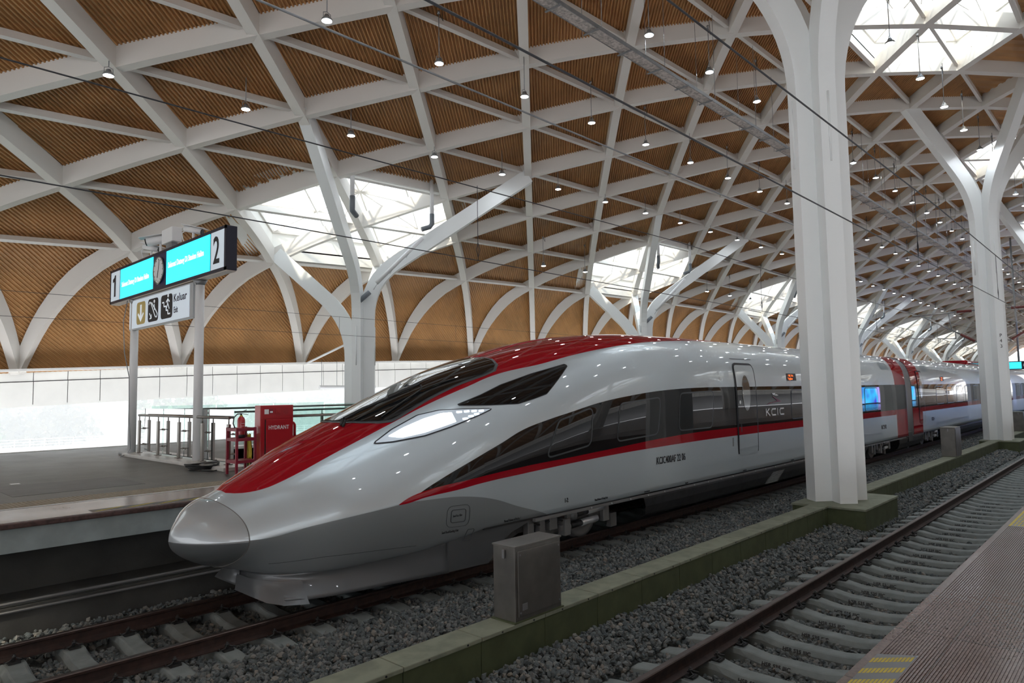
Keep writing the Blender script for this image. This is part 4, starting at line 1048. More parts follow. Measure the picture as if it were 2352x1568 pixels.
# lower side fairings between the bogies
def fairing(x0, x1):
    for sgn in (-1, 1):
        b = MB(); sec = [(1.62, .95), (1.635, .86), (1.60, .70), (1.50, .52), (1.35, .44)]
        V3 = []
        for x in (x0, x1):
            cut = .35
            for i, (w_, z) in enumerate(sec): V3.append((x+(cut*(1-((z-.44)/.51))*(1 if x == x0 else -1)), TY+sgn*w_, z))
        b.add(V3, [(i, i+1, 5+i+1, 5+i) for i in range(4)]); b.smooth = True
        b.box(x0, x1, TY+sgn*1.62 if sgn > 0 else TY-1.655, TY+sgn*1.655 if sgn > 0 else TY-1.62, .90, .955)
        b.build('underfloor_fairing', dark_metal, TR)
def bogie(xc_, parent):
    o = None
    for sgn in (-1, 1):
        y = TY+sgn*1.02; bg_ = MB()
        bg_.box(xc_-.95, xc_+.95, y-.09, y+.09, .62, .80); bg_.box(xc_-.25, xc_+.25, y-.12, y+.12, .48, .66)
        for ax in (-1.25, 1.25): bg_.bar((xc_+ax*.70, y, .70), (xc_+ax*1.05, y, .58), .16, .18)
        o = bg_.build('bogie_frame', mid_metal, parent, bevel=.02)
    for ax in (-1.25, 1.25):
        wh = MB()
        for sgn in (-1, 1):
            yy = TY+sgn*.75
            wh.lathe((xc_+ax, yy-.07, .19+.46), [(.08, -.02), (.16, -.02), (.17, .03), (.36, .035), (.40, .0), (.46, .0), (.46, .105), (.485, .11), (.485, .14), (.40, .14), (.36, .10), (.17, .10), (.1, .13)], 28, axis='Y')
        wh.cyl((xc_+ax, TY-.9, .65), (xc_+ax, TY+.9, .65), .09, 14); wh.build('wheelset', mid_metal, o)
        for sgn in (-1, 1):
            ab = MB(); ab.lathe((xc_+ax, TY+sgn*1.0-.13, .65), [(.01, 0), (.17, 0), (.17, .26), (.01, .26)], 18, axis='Y'); ab.box(xc_+ax-.12, xc_+ax+.12, TY+sgn*1.02-.08, TY+sgn*1.02+.08, .66, .88); ab.build('axle_box', mid_metal, o, bevel=.015)
    for sgn in (-1, 1):
        y = TY+sgn*1.48
        for (dx, dz) in ((0, .84), (-.18, .66)):
            dmp = MB(); dmp.cyl((xc_+.55+dx, y, dz), (xc_+1.02+dx, y, dz+.02), .062, 16); dmp.build('yaw_damper', silver_m, o)
            dmp = MB(); dmp.cyl((xc_+.25+dx, y, dz-.01), (xc_+.56+dx, y, dz), .052, 16); dmp.build('damper_sleeve', black_rub, o)
            dmp = MB(); dmp.lathe((xc_+.14+dx, y-.06, dz-.012), [(.01, 0), (.075, 0), (.075, .12), (.01, .12)], 14, axis='Y'); dmp.box(xc_-.05+dx, xc_+.16+dx, y-.03, y+.03, dz-.05, dz+.04); dmp.build('damper_eye', mid_metal, o)
        for bx in ((xc_+1.0, xc_+1.18, y-.05, y+.05, .60, .96), (xc_-.15, xc_+.0, y-.07, y+.10, .52, .80), (xc_-.75, xc_-.62, y-.02, y+.10, .52, .86), (xc_-.5, xc_-.3, y-.02, y+.10, .66, .92), (xc_-1.05, xc_-.9, y-.02, y+.10, .60, .93)):
            br_ = MB(); br_.box(*bx); br_.build('damper_bracket', mid_metal, o, bevel=.01)
        hs = MB(); hs.tube([(xc_-1.0, y, .86), (xc_-.7, y, .78), (xc_-.35, y, .84), (xc_-.1, y, .76), (xc_+.15, y, .86)], .02, 6); hs.build('brake_hose', black_rub, o)
        gd = MB(); gd.box(xc_+1.75, xc_+1.95, TY+sgn*1.1-.05, TY+sgn*1.1+.05, .34, .60); gd.build('guard_iron', mid_metal, o)
bogie(9.45, TR)
for xc_ in (28.0, 35.9, 53.0, 60.9): bogie(xc_, TR)
fairing(11.6, 26.0); fairing(30.0, 33.9); fairing(37.9, 51.0); fairing(55, 59)
for k in range(3): fairing(63+22*k, 84+22*k)
b = MB(); b.box(8.4, 31, TY-1.665, TY-1.60, .905, .955); b.build('sole_bar', mid_metal, TR)
b = MB()
for i in range(34): b.cyl((9.9+.62*i, TY-1.665, .93), (9.9+.62*i, TY-1.678, .93), .016, 6)
b.build('sole_bar_bolts', silver_m, TR)
b = MB()
for i in range(13):
    z = .52+.028*i; x0 = 18.1-.6*(1-(z-.5)/.4); b.box(x0, x0+.75, TY-1.64+(.95-z)*.12, TY-1.60+(.95-z)*.12, z, z+.012)
b.build('louvre', silver_m, TR)
b = MB(); b.box(50, 62, TY-.7, TY+.7, 4.2, 4.5); b.build('roof_equipment', livery, TR, bevel=.1)
# ------------------------------------------------------------------ platform sign
SG = thing('platform_sign', (6.62, 18.8, ZP), 'wide display sign with numbers 1 and 2, clock and cyan screens on two white posts', 'sign')
SX0, SX1 = 6.60, 6.86
b = MB(); b.box(SX0+.02, SX1, 14.90, 22.80, 5.83, 6.84); b.build('case', navy, SG, bevel=.01)
b = MB(); b.box(SX0+.03, SX1-.01, 14.92, 22.78, 5.81, 5.829); b.build('underside_panel', soffit, SG)
def sface(nm, y0, y1, z0, z1, m_, x=SX0, d=.02):
    b = MB(); b.box(x, x+d, y0, y1, z0, z1); return b.build(nm, m_, SG)
f1 = sface('number_face', 22.00, 22.72, 5.90, 6.77, lightbox); f2 = sface('number_face', 14.98, 15.68, 5.90, 6.77, lightbox)
s1 = sface('display', 19.32, 21.90, 5.90, 6.77, led_cyan); s2 = sface('display', 15.76, 18.38, 5.90, 6.77, led_cyan)
cf = sface('clock_panel', 18.42, 19.28, 5.88, 6.79, mat('clock_panel_navy', (.012, .016, .07), .3))
RT_, UP_ = (0, -1, 0), (0, 0, 1)
b = MB(); b.add([(SX0-.006, y, z) for y, z in [(22.42, 6.02), (22.28, 6.02), (22.28, 6.66), (22.38, 6.66), (22.42, 6.60), (22.54, 6.55), (22.54, 6.45), (22.42, 6.47)]], [(0, 1, 2, 3, 4, 7), (4, 5, 6, 7)]); b.build('number', black_print, SG)
text('number', '2', (SX0-.004, 15.56, 6.04), RT_, UP_, .88, black_print, SG, sx=.80, bold=.012)
text('display_text', 'Selamat Datang Di Stasiun Halim', (SX0-.004, 21.76, 6.24), RT_, UP_, .20, led_white, s1, sx=.82, bold=.004)
text('display_text', 'Selamat Datang Di Stasiun Halim', (SX0-.004, 18.24, 6.32), RT_, UP_, .20, led_white, s2, sx=.82, bold=.004)
b = MB()
yc_, zc_ = 18.85, 6.34
b.lathe((SX0-.03, yc_, zc_), [(0, 0)], 3) if False else None
V = [(SX0-.025, yc_+.34*math.cos(t), zc_+.34*math.sin(t)) for t in np.linspace(0, 2*math.pi, 41)[:-1]]; V2 = [(SX0, y, z) for _, y, z in V]
b.add(V+V2, [tuple(range(40)), tuple(range(40, 80))[::-1]]+[(i, (i+1) % 40, 40+(i+1) % 40, 40+i) for i in range(40)]); ck = b.build('clock', white_plain, SG)
b = MB(); b.tube([(SX0-.025, yc_+.35*math.cos(t), zc_+.35*math.sin(t)) for t in np.linspace(0, 2*math.pi, 33)[:-1]], .018, 6, closed=True); b.build('clock_rim', steel, ck)
b = MB()
for k in range(12):
    t = k*math.pi/6; b.bar((SX0-.028, yc_+.27*math.cos(t), zc_+.27*math.sin(t)), (SX0-.028, yc_+.31*math.cos(t), zc_+.31*math.sin(t)), .018, .004, up=(1, 0, 0))
b.build('hour_mark', black_print, ck)
for (ang, ln, wd) in ((-20, .20, .025), (12, .28, .016)):
    t = math.radians(ang); b = MB(); b.bar((SX0-.032, yc_, zc_), (SX0-.032, yc_-math.sin(t)*ln, zc_+math.cos(t)*ln*(1 if ang > 0 else -1)), wd, .004, up=(1, 0, 0)); b.build('clock_hand', black_print, ck)
for (nm, ya, yb) in (('case_border', 14.90, 22.80),):
    b = MB(); b.box(SX0-.004, SX0+.02, ya, yb, 6.77, 6.84); b.box(SX0-.004, SX0+.02, ya, yb, 5.83, 5.90); b.box(SX0-.004, SX0+.02, ya, ya+.08, 5.83, 6.84); b.box(SX0-.004, SX0+.02, yb-.08, yb, 5.83, 6.84); b.build(nm, navy, SG)
for y in (21.05, 16.60):
    b = MB(); b.cyl((6.74, y, ZP), (6.74, y, 5.80), .105, 24); p = b.build('post', white_plain, SG)
    b = MB(); b.box(6.50, 6.98, y-.3, y+.3, ZP, ZP+.06); b.build('base_plate', galv, p)
    b = MB(); b.cyl((6.74, y, 5.68), (6.74, y, 5.81), .10, 16, r2=.17); b.build('post_collar', galv, p)
KX = 6.66
EX = thing('exit_sign', (KX, 19, 4.92), 'white lit Keluar exit sign with arrow and stair pictograms hung under the display', 'sign')
b = MB(); b.box(KX, KX+.10, 16.80, 21.24, 4.92, 5.79); b.build('case', mat('sign_case_grey', (.45, .47, .48), .4), EX, bevel=.008)
b = MB(); b.box(KX-.01, KX, 17.0, 21.20, 4.96, 5.75); b.build('face', lightbox, EX)
def plate(y1, wd, m_, nm):
    P = rounded([(y1, 5.04), (y1, 5.66), (y1-wd, 5.66), (y1-wd, 5.04)], .12, 4); n = len(P)
    b = MB(); b.add([(KX-.014, y, z) for y, z in P], [tuple(range(n))]); return b.build(nm, m_, EX)
p1 = plate(20.62, .68, gold, 'arrow_plate'); p2 = plate(19.75, .75, black_print, 'escalator_plate'); p3 = plate(18.82, .78, black_print, 'stairs_plate')
def lines(nm, segs, parent, w_=.05, m_=led_white):
    b = MB()
    for pts in segs:
        for i in range(len(pts)-1): b.bar((KX-.018, pts[i][0], pts[i][1]), (KX-.018, pts[i+1][0], pts[i+1][1]), w_, .004, up=(1, 0, 0))
    b.build(nm, m_, parent)
pic = mat('pictogram_white', (.8, .85, .88), .4, emit=.3, ecol=(.8, .9, 1))
lines('arrow', [[(20.28, 5.58), (20.28, 5.20)]], p1, .11, pic)
b = MB(); b.add([(KX-.019, y, z) for y, z in [(20.52, 5.32), (20.28, 5.10), (20.04, 5.32), (20.10, 5.36), (20.28, 5.22), (20.46, 5.36)]], [(0, 1, 4, 5), (1, 2, 3, 4)]); b.build('arrow_head', pic, p1)
lines('escalator', [[(19.68, 5.52), (19.60, 5.58), (19.52, 5.54), (19.20, 5.16), (19.10, 5.14), (19.05, 5.22), (19.14, 5.30), (19.48, 5.56)], [(19.62, 5.28), (19.48, 5.14)], [(19.48, 5.14), (19.60, 5.13)], [(19.48, 5.14), (19.48, 5.24)], [(19.28, 5.50), (19.26, 5.34)]], p2, .035, pic)
lines('stairs', [[(18.72, 5.47), (18.60, 5.47), (18.60, 5.36), (18.45, 5.36), (18.45, 5.25), (18.33, 5.25), (18.33, 5.15), (18.18, 5.15)], [(18.33, 5.55), (18.36, 5.40), (18.45, 5.28)], [(18.34, 5.42), (18.24, 5.28)], [(18.46, 5.46), (18.34, 5.53), (18.22, 5.46)]], p3, .035, pic)
for (y, z, p) in ((19.28, 5.57, p2), (18.32, 5.62, p3)):
    b = MB(); b.cyl((KX-.016, y, z), (KX-.021, y, z), .045, 12); b.build('head', pic, p)
text('lettering', 'Keluar', (KX-.014, 17.98, 5.42), RT_, UP_, .28, navy, EX, sx=1.12, bold=.002)
text('lettering', 'Exit', (KX-.014, 17.96, 5.14), RT_, UP_, .22, navy, EX, sx=.78, bold=.002)
# cameras on top of the sign
def cctv(loc, lab, rz, grp=None, big=False):
    t = thing('security_camera', loc, lab, 'security camera', grp); x, y, z = loc
    c, s_ = math.cos(rz), math.sin(rz); R_ = lambda a, b_, h: (x+a*c-b_*s_, y+a*s_+b_*c, z+h)
    k = 1.5 if big else 1
    b = MB(); b.cyl((x, y, z), (x, y, z+.20*k), .03, 10); b.cyl((x, y, z), (x, y, z+.02), .09, 12); b.build('bracket', white_plain, t)
    b = MB(); b.tube([R_(-.22*k, 0, .30*k), R_(.22*k, 0, .20*k)], .075*k, 12); b.build('housing', white_plain, t)
    b = MB(); b.bar(R_(-.26*k, 0, .395*k), R_(.34*k, 0, .26*k), .20*k, .015); b.build('sunshield', white_plain, t)
    b = MB(); b.tube([R_(.22*k, 0, .20*k), R_(.24*k, 0, .195*k)], .065*k, 12); b.build('lens', black_rub, t)
    b = MB(); b.tube([R_(-.2, .02, .26*k), R_(-.32, .05, .2), R_(-.30, .06, .05), R_(-.28, .06, 0)], .012, 6); b.build('cable', white_plain, t)
cctv((6.70, 16.95, 6.84), 'white camera on top of the sign nearest the number 2', -.9)
cctv((6.70, 19.75, 6.84), 'small white camera furthest left on top of the sign', -.9)
cctv((6.72, 19.15, 6.84), 'larger white camera beside the grey box on top of the sign', 2.6, big=True)
t = thing('junction_box', (6.72, 18.3, 6.84), 'square white antenna box standing on top of the display sign above the clock', 'box')
b = MB(); b.box(6.60, 6.86, 18.05, 18.75, 7.0, 7.38); b.build('housing', white_plain, t, bevel=.02); b = MB(); b.box(6.66, 6.80, 18.2, 18.6, 6.84, 7.0); b.build('stand', galv, t)
# cable running down the left post, coil on floor
b = MB(); b.tube([(6.62, 21.3, 5.80), (6.55, 21.38, 5.2), (6.58, 21.33, 4.3), (6.6, 20.95, 3.6), (6.62, 20.93, 2.4), (6.66, 20.9, 1.6), (6.5, 20.6, 1.50), (6.2, 20.2, 1.46)], .012, 6); tagp(b.build('loose_cable', galv), 'thin grey cable hanging down the left sign post to the floor', 'cable')
t = thing('cable_coil', (6.28, 15.2, ZP), 'coil of black cable lying on the floor at the foot of the right sign post', 'cable coil')
b = MB()
for k in range(9):
    R0 = .24+.012*k; ph = rng.uniform(0, 6); dz = .02+.012*k
    b.tube([(6.28+rng.normal(0, .008)+R0*math.cos(a), 15.2+R0*1.15*math.sin(a), ZP+dz+.02*math.sin(2*a+ph)) for a in np.linspace(0, 2*math.pi, 29)[:-1]], .013, 6, closed=True)
b.tube([(6.5, 15.0, ZP+.02), (6.45, 14.7, ZP+.015), (6.2, 14.5, ZP+.015), (6.1, 14.9, ZP+.015)], .012, 6); b.build('coil', black_rub, t)
# ------------------------------------------------------------------ glass balustrade around the stairs
bal_glass = bpy.data.materials.new('clear_glass'); bal_glass.use_nodes = True; gn = bal_glass.node_tree.nodes; gl = bal_glass.node_tree.links
gn.clear(); go = gn.new('ShaderNodeOutputMaterial'); gm = gn.new('ShaderNodeMixShader'); gt = gn.new('ShaderNodeBsdfTransparent'); gg = gn.new('ShaderNodeBsdfGlossy'); fr_ = gn.new('ShaderNodeFresnel'); fr_.inputs[0].default_value = 1.5
gt.inputs[0].default_value = (.86, .95, .93, 1); gg.inputs['Roughness'].default_value = .01
gl.new(fr_.outputs[0], gm.inputs[0]); gl.new(gt.outputs[0], gm.inputs[1]); gl.new(gg.outputs[0], gm.inputs[2]); gl.new(gm.outputs[0], go.inputs[0])
BAL = thing('glass_balustrade', (6.7, 17, ZP), 'stainless steel balustrade with clear glass panels around the stair opening', 'balustrade')
def bal_run(P0, P1, n, out, rails=(2.54,)):
    P0 = Vector(P0); P1 = Vector(P1); d = (P1-P0); L = d.length; d.normalize(); o_ = Vector(out)
    for z in rails:
        b = MB(); b.cyl(P0+Vector((0, 0, z))-d*.05, P1+Vector((0, 0, z))+d*.05, .03, 12); b.build('handrail', steel, BAL)
    for i in range(n+1):
        p = P0+d*L*i/n
        b = MB(); b.bar(p+Vector((0, 0, ZP+.0)), p+Vector((0, 0, 2.40)), .05, .10, up=d); b.cyl(p+Vector((0, 0, 2.4)), p+Vector((0, 0, 2.53)), .014, 8); b.bar(p+Vector((0, 0, ZP+.08)), p+Vector((0, 0, ZP+.10)), .14, .14, up=d)
        q = b.build('post', steel, BAL)
        b = MB()
        for z in (1.75, 2.18):
            for sg in (-1, 1): b.cyl(p+Vector((0, 0, z)), p+d*.0+o_*.12+d*sg*.07+Vector((0, 0, z)), .010, 6); b.cyl(p+o_*.11+d*sg*.07+Vector((0, 0, z)), p+o_*.15+d*sg*.07+Vector((0, 0, z)), .026, 10)
        b.build('glass_clamp', steel, q)
    for i in range(n):
        a = P0+d*(L*i/n+.02)+o_*.13; c = P0+d*(L*(i+1)/n-.02)+o_*.13
        b = MB(); b.bar(Vector((a.x, a.y, (1.56+2.72)/2)), Vector((c.x, c.y, (1.56+2.72)/2)), .012, 1.16); b.build('glass_panel', bal_glass, BAL)
bal_run((6.70, 14.85, 0), (6.70, 20.35, 0), 4, (.25, 0, 0) and (1, 0, 0))
bal_run((12.35, 20.38, 0), (15.3, 20.38, 0), 1, (0, -1, 0), rails=(2.54, 2.66))
for z in (2.54, 2.66):
    b = MB(); b.cyl((6.95, 20.38, z), (12.4, 20.38, z), .03, 12); b.build('handrail', steel, BAL)
for k in range(3):
    b = MB(); b.box(6.97+1.8*k, 8.73+1.8*k, 20.24, 20.252, 1.56, 2.78); b.build('glass_panel', bal_glass, BAL)
bal_run((7.9, 14.40, 0), (15.3, 14.40, 0), 4, (0, 1, 0))
# ------------------------------------------------------------------ hydrant cabinet, stand, extinguisher
HY = thing('hydrant_cabinet', (7.12, 13.62, ZP), 'tall glossy red steel cabinet lettered HYDRANT beside the stair balustrade', 'hydrant cabinet')
hx0, hx1, hy0, hy1, hz = 6.75, 7.49, 13.50, 13.75, 2.81
b = MB(); b.box(hx0, hx1, hy0, hy1, ZP, hz); b.build('body', red_cab, HY, bevel=.01)
b = MB(); b.box(hx0+.03, hx1-.02, hy0-.012, hy0, 2.535, hz-.03); pn = b.build('alarm_panel', red_cab, HY, bevel=.004)
b = MB(); b.box(hx0+.12, hx1-.02, hy0-.014, hy0, ZP+.06, 2.51); dr = b.build('door', red_cab, HY, bevel=.005)
b = MB(); b.box(hx0+.095, hx0+.115, hy0-.008, hy0+.01, ZP+.05, 2.52); b.build('door_gap', black_rub, HY)
b = MB(); b.box(hx0+.08, hx0+.17, hy0-.03, hy0-.012, 2.63, 2.73); b.build('white_call_point', white_plain, pn, bevel=.004)
b = MB(); b.box(hx0+.19, hx0+.26, hy0-.03, hy0-.012, 2.64, 2.73); b.build('control_switch', red_frame, pn); b = MB(); b.box(hx0+.195, hx0+.255, hy0-.034, hy0-.03, 2.655, 2.69); b.build('switch_label', white_plain, pn)
b = MB(); b.box(hx0+.33, hx0+.43, hy0-.04, hy0-.012, 2.63, 2.74); b.cyl((hx0+.38, hy0-.04, 2.68), (hx0+.38, hy0-.055, 2.68), .03, 14); b.build('alarm_bell_unit', red_cab, pn, bevel=.004)
b = MB()
for rr in (.015, .03, .045, .058):
    for k in range(max(6, int(rr*300))): t = 2*math.pi*k/max(6, int(rr*300)); b.cyl((hx0+.57+rr*math.cos(t), hy0-.0125, 2.685+rr*math.sin(t)), (hx0+.57+rr*math.cos(t), hy0-.014, 2.685+rr*math.sin(t)), .0035, 5)
b.build('speaker_holes', black_rub, pn)
text('lettering', 'HYDRANT', (hx0+.17, hy0-.016, 2.31), (1, 0, 0), UP_, .115, white_plain, dr, sx=.85, bold=.001)
b = MB(); b.tube([(hx1, 13.62, 2.42), (hx1+.07, 13.62, 2.42), (hx1+.10, 13.62, 2.38), (hx1+.10, 13.62, 2.1)], .03, 10); b.cyl((hx1+.10, 13.62, 2.14), (hx1+.10, 13.62, 1.95), .045, 10); b.build('pipe_outlet', red_cab, HY)
ST = thing('extinguisher_stand', (6.41, 13.63, ZP), 'narrow dark red metal frame stand beside the hydrant cabinet', 'stand')
for x in (6.22, 6.60):
    for y in (13.42, 13.84):
        b = MB(); b.box(x-.022, x+.022, y-.022, y+.022, ZP, 2.38); b.build('leg', red_frame, ST)
for z in (2.34, 2.14, 1.70):
    b = MB(); b.box(6.22, 6.60, 13.40, 13.43, z-.03, z+.03); b.box(6.22, 6.60, 13.83, 13.86, z-.03, z+.03); b.box(6.20, 6.23, 13.42, 13.84, z-.03, z+.03); b.box(6.59, 6.62, 13.42, 13.84, z-.03, z+.03)
    if z < 2.3: b.box(6.22, 6.60, 13.42, 13.84, z+.01, z+.02)
    b.build('shelf_frame', red_frame, ST)
FE = thing('fire_extinguisher', (6.40, 13.62, 2.162), 'red fire extinguisher with black hose standing on the stand shelf', 'fire extinguisher')
ex, ey, ez = 6.40, 13.62, 2.162
b = MB(); b.lathe((ex, ey, ez), [(.0, .0), (.072, 0), (.075, .07), (.075, .36), (.06, .41), (.03, .435), (.03, .45)], 24); b.build('cylinder', red_cab, FE)
b = MB(); b.lathe((ex, ey, ez), [(.0, -.001), (.077, 0), (.078, .065), (.076, .07)], 24); b.build('base_boot', black_rub, FE)
b = MB(); b.lathe((ex, ey, ez), [(.03, .435), (.032, .455), (.02, .46)], 14); b.build('yellow_ring', yellow, FE)
b = MB(); b.cyl((ex, ey, ez+.45), (ex, ey, ez+.50), .018, 10); b.bar((ex-.02, ey, ez+.50), (ex+.13, ey-.03, ez+.47), .02, .012); b.bar((ex-.02, ey, ez+.52), (ex+.10, ey-.03, ez+.57), .02, .012); b.build('valve_lever', black_rub, FE)
b = MB(); b.tube([(ex, ey, ez+.49), (ex-.08, ey, ez+.49), (ex-.16, ey-.02, ez+.42), (ex-.18, ey-.03, ez+.30), (ex-.13, ey-.03, ez+.18)], .012, 8); b.build('hose', black_rub, FE)
b = MB()
for k in range(3):
    for j in range(3): b.box(ex-.035+.025*j, ex-.02+.025*j, ey-.0775, ey-.074, ez+.19+.05*k, ez+.20+.05*k)
b.build('label_marks', white_plain, FE)
t = thing('yellow_raincoat', (6.68, 13.78, ZP+.2), 'folded yellow cloth hanging between the red stand and the hydrant cabinet', 'cloth')
b = MB(); V = []; 
for i in range(12):
    for k in range(10):
        V.append((6.64+.02*math.sin(i*1.9)+.012*k*.2, 13.78+.02*i-.1+.02*math.sin(k+i), 2.25-.085*k-.02*(i % 3)))
b.smooth = True; b.add(V, [(i*10+k, i*10+k+1, (i+1)*10+k+1, (i+1)*10+k) for i in range(11) for k in range(9)]); b.build('cloth', yellow, t)
b = MB(); b.cyl((6.66, 13.70, ZP), (6.66, 13.72, 1.7), .02, 8); b.cyl((6.66, 13.80, ZP), (6.66, 13.80, 1.7), .02, 8); b.build('pole', black_rub, t)
# small white tile lying on the far platform
b = MB(); b.box(2.95, 3.1, 15.6, 15.75, ZP, ZP+.004); tagp(b.build('paper_scrap', white_plain), 'small white scrap of paper on the far platform floor', 'paper')
# ------------------------------------------------------------------ overhead wires
def wire(pts, r, name, lab, cat='wire', m_=None):
    b = MB(); b.tube(pts, r, 6); tagp(b.build(name, m_ or wire_m), lab, cat)
def cat_pts(y, z, sag, x0=-10, x1=150, span=43.2, xs=16.3):
    return [(x, y, z-sag*math.sin(math.pi*(((x-xs) % span)/span))) for x in np.arange(x0, x1, 2.4)]
wire(cat_pts(9.1, 5.47, 0), .0085, 'contact_wire', 'lower taut wire above the train track crossing in front of the display sign')
wire(cat_pts(9.1, 6.95, .18), .010, 'messenger_wire', 'upper wire above the train track')
wire(cat_pts(3.1, 5.40, 0), .0095, 'contact_wire', 'dark lower wire above the empty near track crossing the big column')
wire(cat_pts(3.1, 6.72, .12), .012, 'messenger_wire', 'upper wire above the empty near track crossing the big column near its top')
wire(cat_pts(6.3, 7.02, .08), .013, 'feeder_wire', 'grey stranded feeder wire running between the two tracks', m_=galv)
wire(cat_pts(22.7, 6.0, 0), .007, 'contact_wire', 'thin upper wire low over the far platform edge behind the sign')
wire(cat_pts(22.7, 5.3, 0), .007, 'contact_wire', 'thin lowest wire over the far platform behind the sign')
dn = 0
for (y, z0, z1, xs_, nm) in ((9.1, 5.47, 6.9, (8.8, 21.5, 34, 46), 'train track'), (3.1, 5.40, 6.68, (14.5, 23.5, 31.0, 44), 'near track'), (22.7, 5.3, 6.0, (7.9, 14.5, 20.5, 27), 'far platform')):
    for i, x in enumerate(xs_):
        b = MB(); b.cyl((x, y, z0), (x, y, z1), .005 if y > 20 else .006, 5)
        if y < 20: b.tube([(x, y, z0+.05), (x+.05, y, z0+.2), (x, y, z0+.35), (x-.05, y, z0+.2)], .006, 5, closed=True)
        tagp(b.build('dropper', wire_m), 'thin vertical dropper between the %s wires, %s from the left' % (nm, ('first', 'second', 'third', 'fourth')[i]), 'wire')
# vertical hangers going up from the wires to the roof
# cantilever arms on the column lettered P43
for (yt, sg, lab) in ((5.6, 1, 'galvanised cantilever arm with red insulators on the left of the column lettered P43'), (5.0, -1, 'galvanised cantilever arm with red insulators on the right of the column lettered P43')):
    cxx = 37.85
    t = thing('cantilever_arm', (cxx, yt, 5.6), lab, 'cantilever arm')
    y0 = yt+sg*.45; Y = lambda d: yt+sg*d
    def insu(a, c, parent):
        a = Vector(a); c = Vector(c); b = MB(); n = 15; path = []; rr = []
        for i in range(n*2+1):
            path.append(a.lerp(c, i/(n*2))); rr.append(.085 if i % 2 else .035)
        b.tube(path, rr, 12); b.build('insulator', insul, parent)
    b = MB(); b.cyl((cxx, Y(.3), 6.45), (cxx, Y(.5), 6.45), .03, 8); insu((cxx, Y(.45), 6.43), (cxx, Y(1.05), 6.43), t)
    b.cyl((cxx, Y(1.0), 6.43), (cxx, Y(2.9), 6.38), .035, 10); b.build('top_tube', galv, t)
    b = MB(); b.cyl((cxx, Y(.3), 4.95), (cxx, Y(.45), 5.02), .03, 8); insu((cxx, Y(.4), 5.0), (cxx, Y(.95), 5.36), t); b.cyl((cxx, Y(.9), 5.33), (cxx, Y(2.55), 6.38), .035, 10); b.build('diagonal_tube', galv, t)
    b = MB(); b.cyl((cxx, Y(1.4), 6.42), (cxx, Y(1.3), 5.60), .02, 8); b.build('strut', galv, t)
    b = MB(); b.cyl((cxx, Y(1.15), 5.5), (cxx, Y(1.15), 5.15), .025, 8); b.cyl((cxx, Y(1.15), 5.17), (cxx, Y(3.1), 5.30), .02, 8); b.tube([(cxx, Y(3.1), 5.3), (cxx, Y(3.5), 5.4), (cxx, Y(3.75), 5.45)], .018, 8); b.build('steady_arm', galv, t)
# cable tray hung under the lattice
t = thing('cable_tray', (15, 9.75, 12.1), 'long perforated steel cable tray hung below the roof lattice', 'cable tray')
b = MB(); b.box(5, 95, 9.58, 9.60, 12.02, 12.12); b.box(5, 95, 9.92, 9.94, 12.02, 12.12); b.build('side_rail', galv, t)
b = MB(); b.box(5, 95, 9.60, 9.92, 12.03, 12.04); b.build('tray_bed', mat('tray_mesh', (.62, .58, .54), .6, var=.5, vscale=14), t)
b = MB(); x = 6.0
while x < 95: b.box(x-.025, x+.025, 9.52, 10.0, 11.97, 12.0); x += 1.5
b.build('cross_bars', galv, t)
for k in range(20):
    x = 7.5+3.0*k
    b = MB(); 
    for y in (9.45, 10.05): b.cyl((x, y, 11.98), (x, y, 14.6+float(liftc(x))), .008, 5)
    b.build('hanger_rod', galv, t)
# ------------------------------------------------------------------ pendant lamps
def make_lamp(drop):
    t = thing('pendant_lamp', (0, 0, 0), 'lamp', 'pendant lamp')
    b = MB(); b.cyl((0, 0, .20), (0, 0, drop), .012, 6); b.cyl((0, 0, drop-.1), (0, 0, drop-.02), .04, 8); b.build('suspension_rod', galv, t)
    b = MB(); b.tube([(.10, 0, .05), (.10, 0, .17), (0, 0, .21), (-.10, 0, .17), (-.10, 0, .05)], .010, 6); b.build('yoke', lamp_body, t)
    b = MB(); b.lathe((0, 0, 0), [(.0, .14), (.05, .14), (.07, .08), (.13, .02), (.135, -.02), (.12, -.025)], 16); b.build('housing', lamp_body, t)
    b = MB(); b.lathe((0, 0, 0), [(.12, -.024), (.09, -.034), (0, -.038)], 16); b.build('lens', lamp_face, t)
    b = MB(); b.tube([(.03, 0, drop-.1), (.16, 0, drop-.25), (.14, 0, drop-.02), (.10, 0, drop+.15)], .010, 5); b.build('power_cable', black_rub, t)
    return t
lampA = make_lamp(1.55)
LABS = {18.9: ('hanging lamp of the row above the far platform edge', 'lamps over the far platform edge'), 14.2: ('hanging lamp of the row just beyond the train', 'lamps just beyond the train'),
        9.8: ('hanging lamp of the row above the train', 'lamps above the train'), 5.1: ('hanging lamp of the row between the two tracks', 'lamps between the tracks'),
        23.0: ('hanging lamp of the lowest row near the platform skylights', 'lamps near the platform skylights'), .4: ('hanging lamp above the near platform edge', 'lamps over the near platform edge'), -4.2: ('hanging lamp over the middle of the near platform', 'lamps over the near platform')}
nl_ = 0
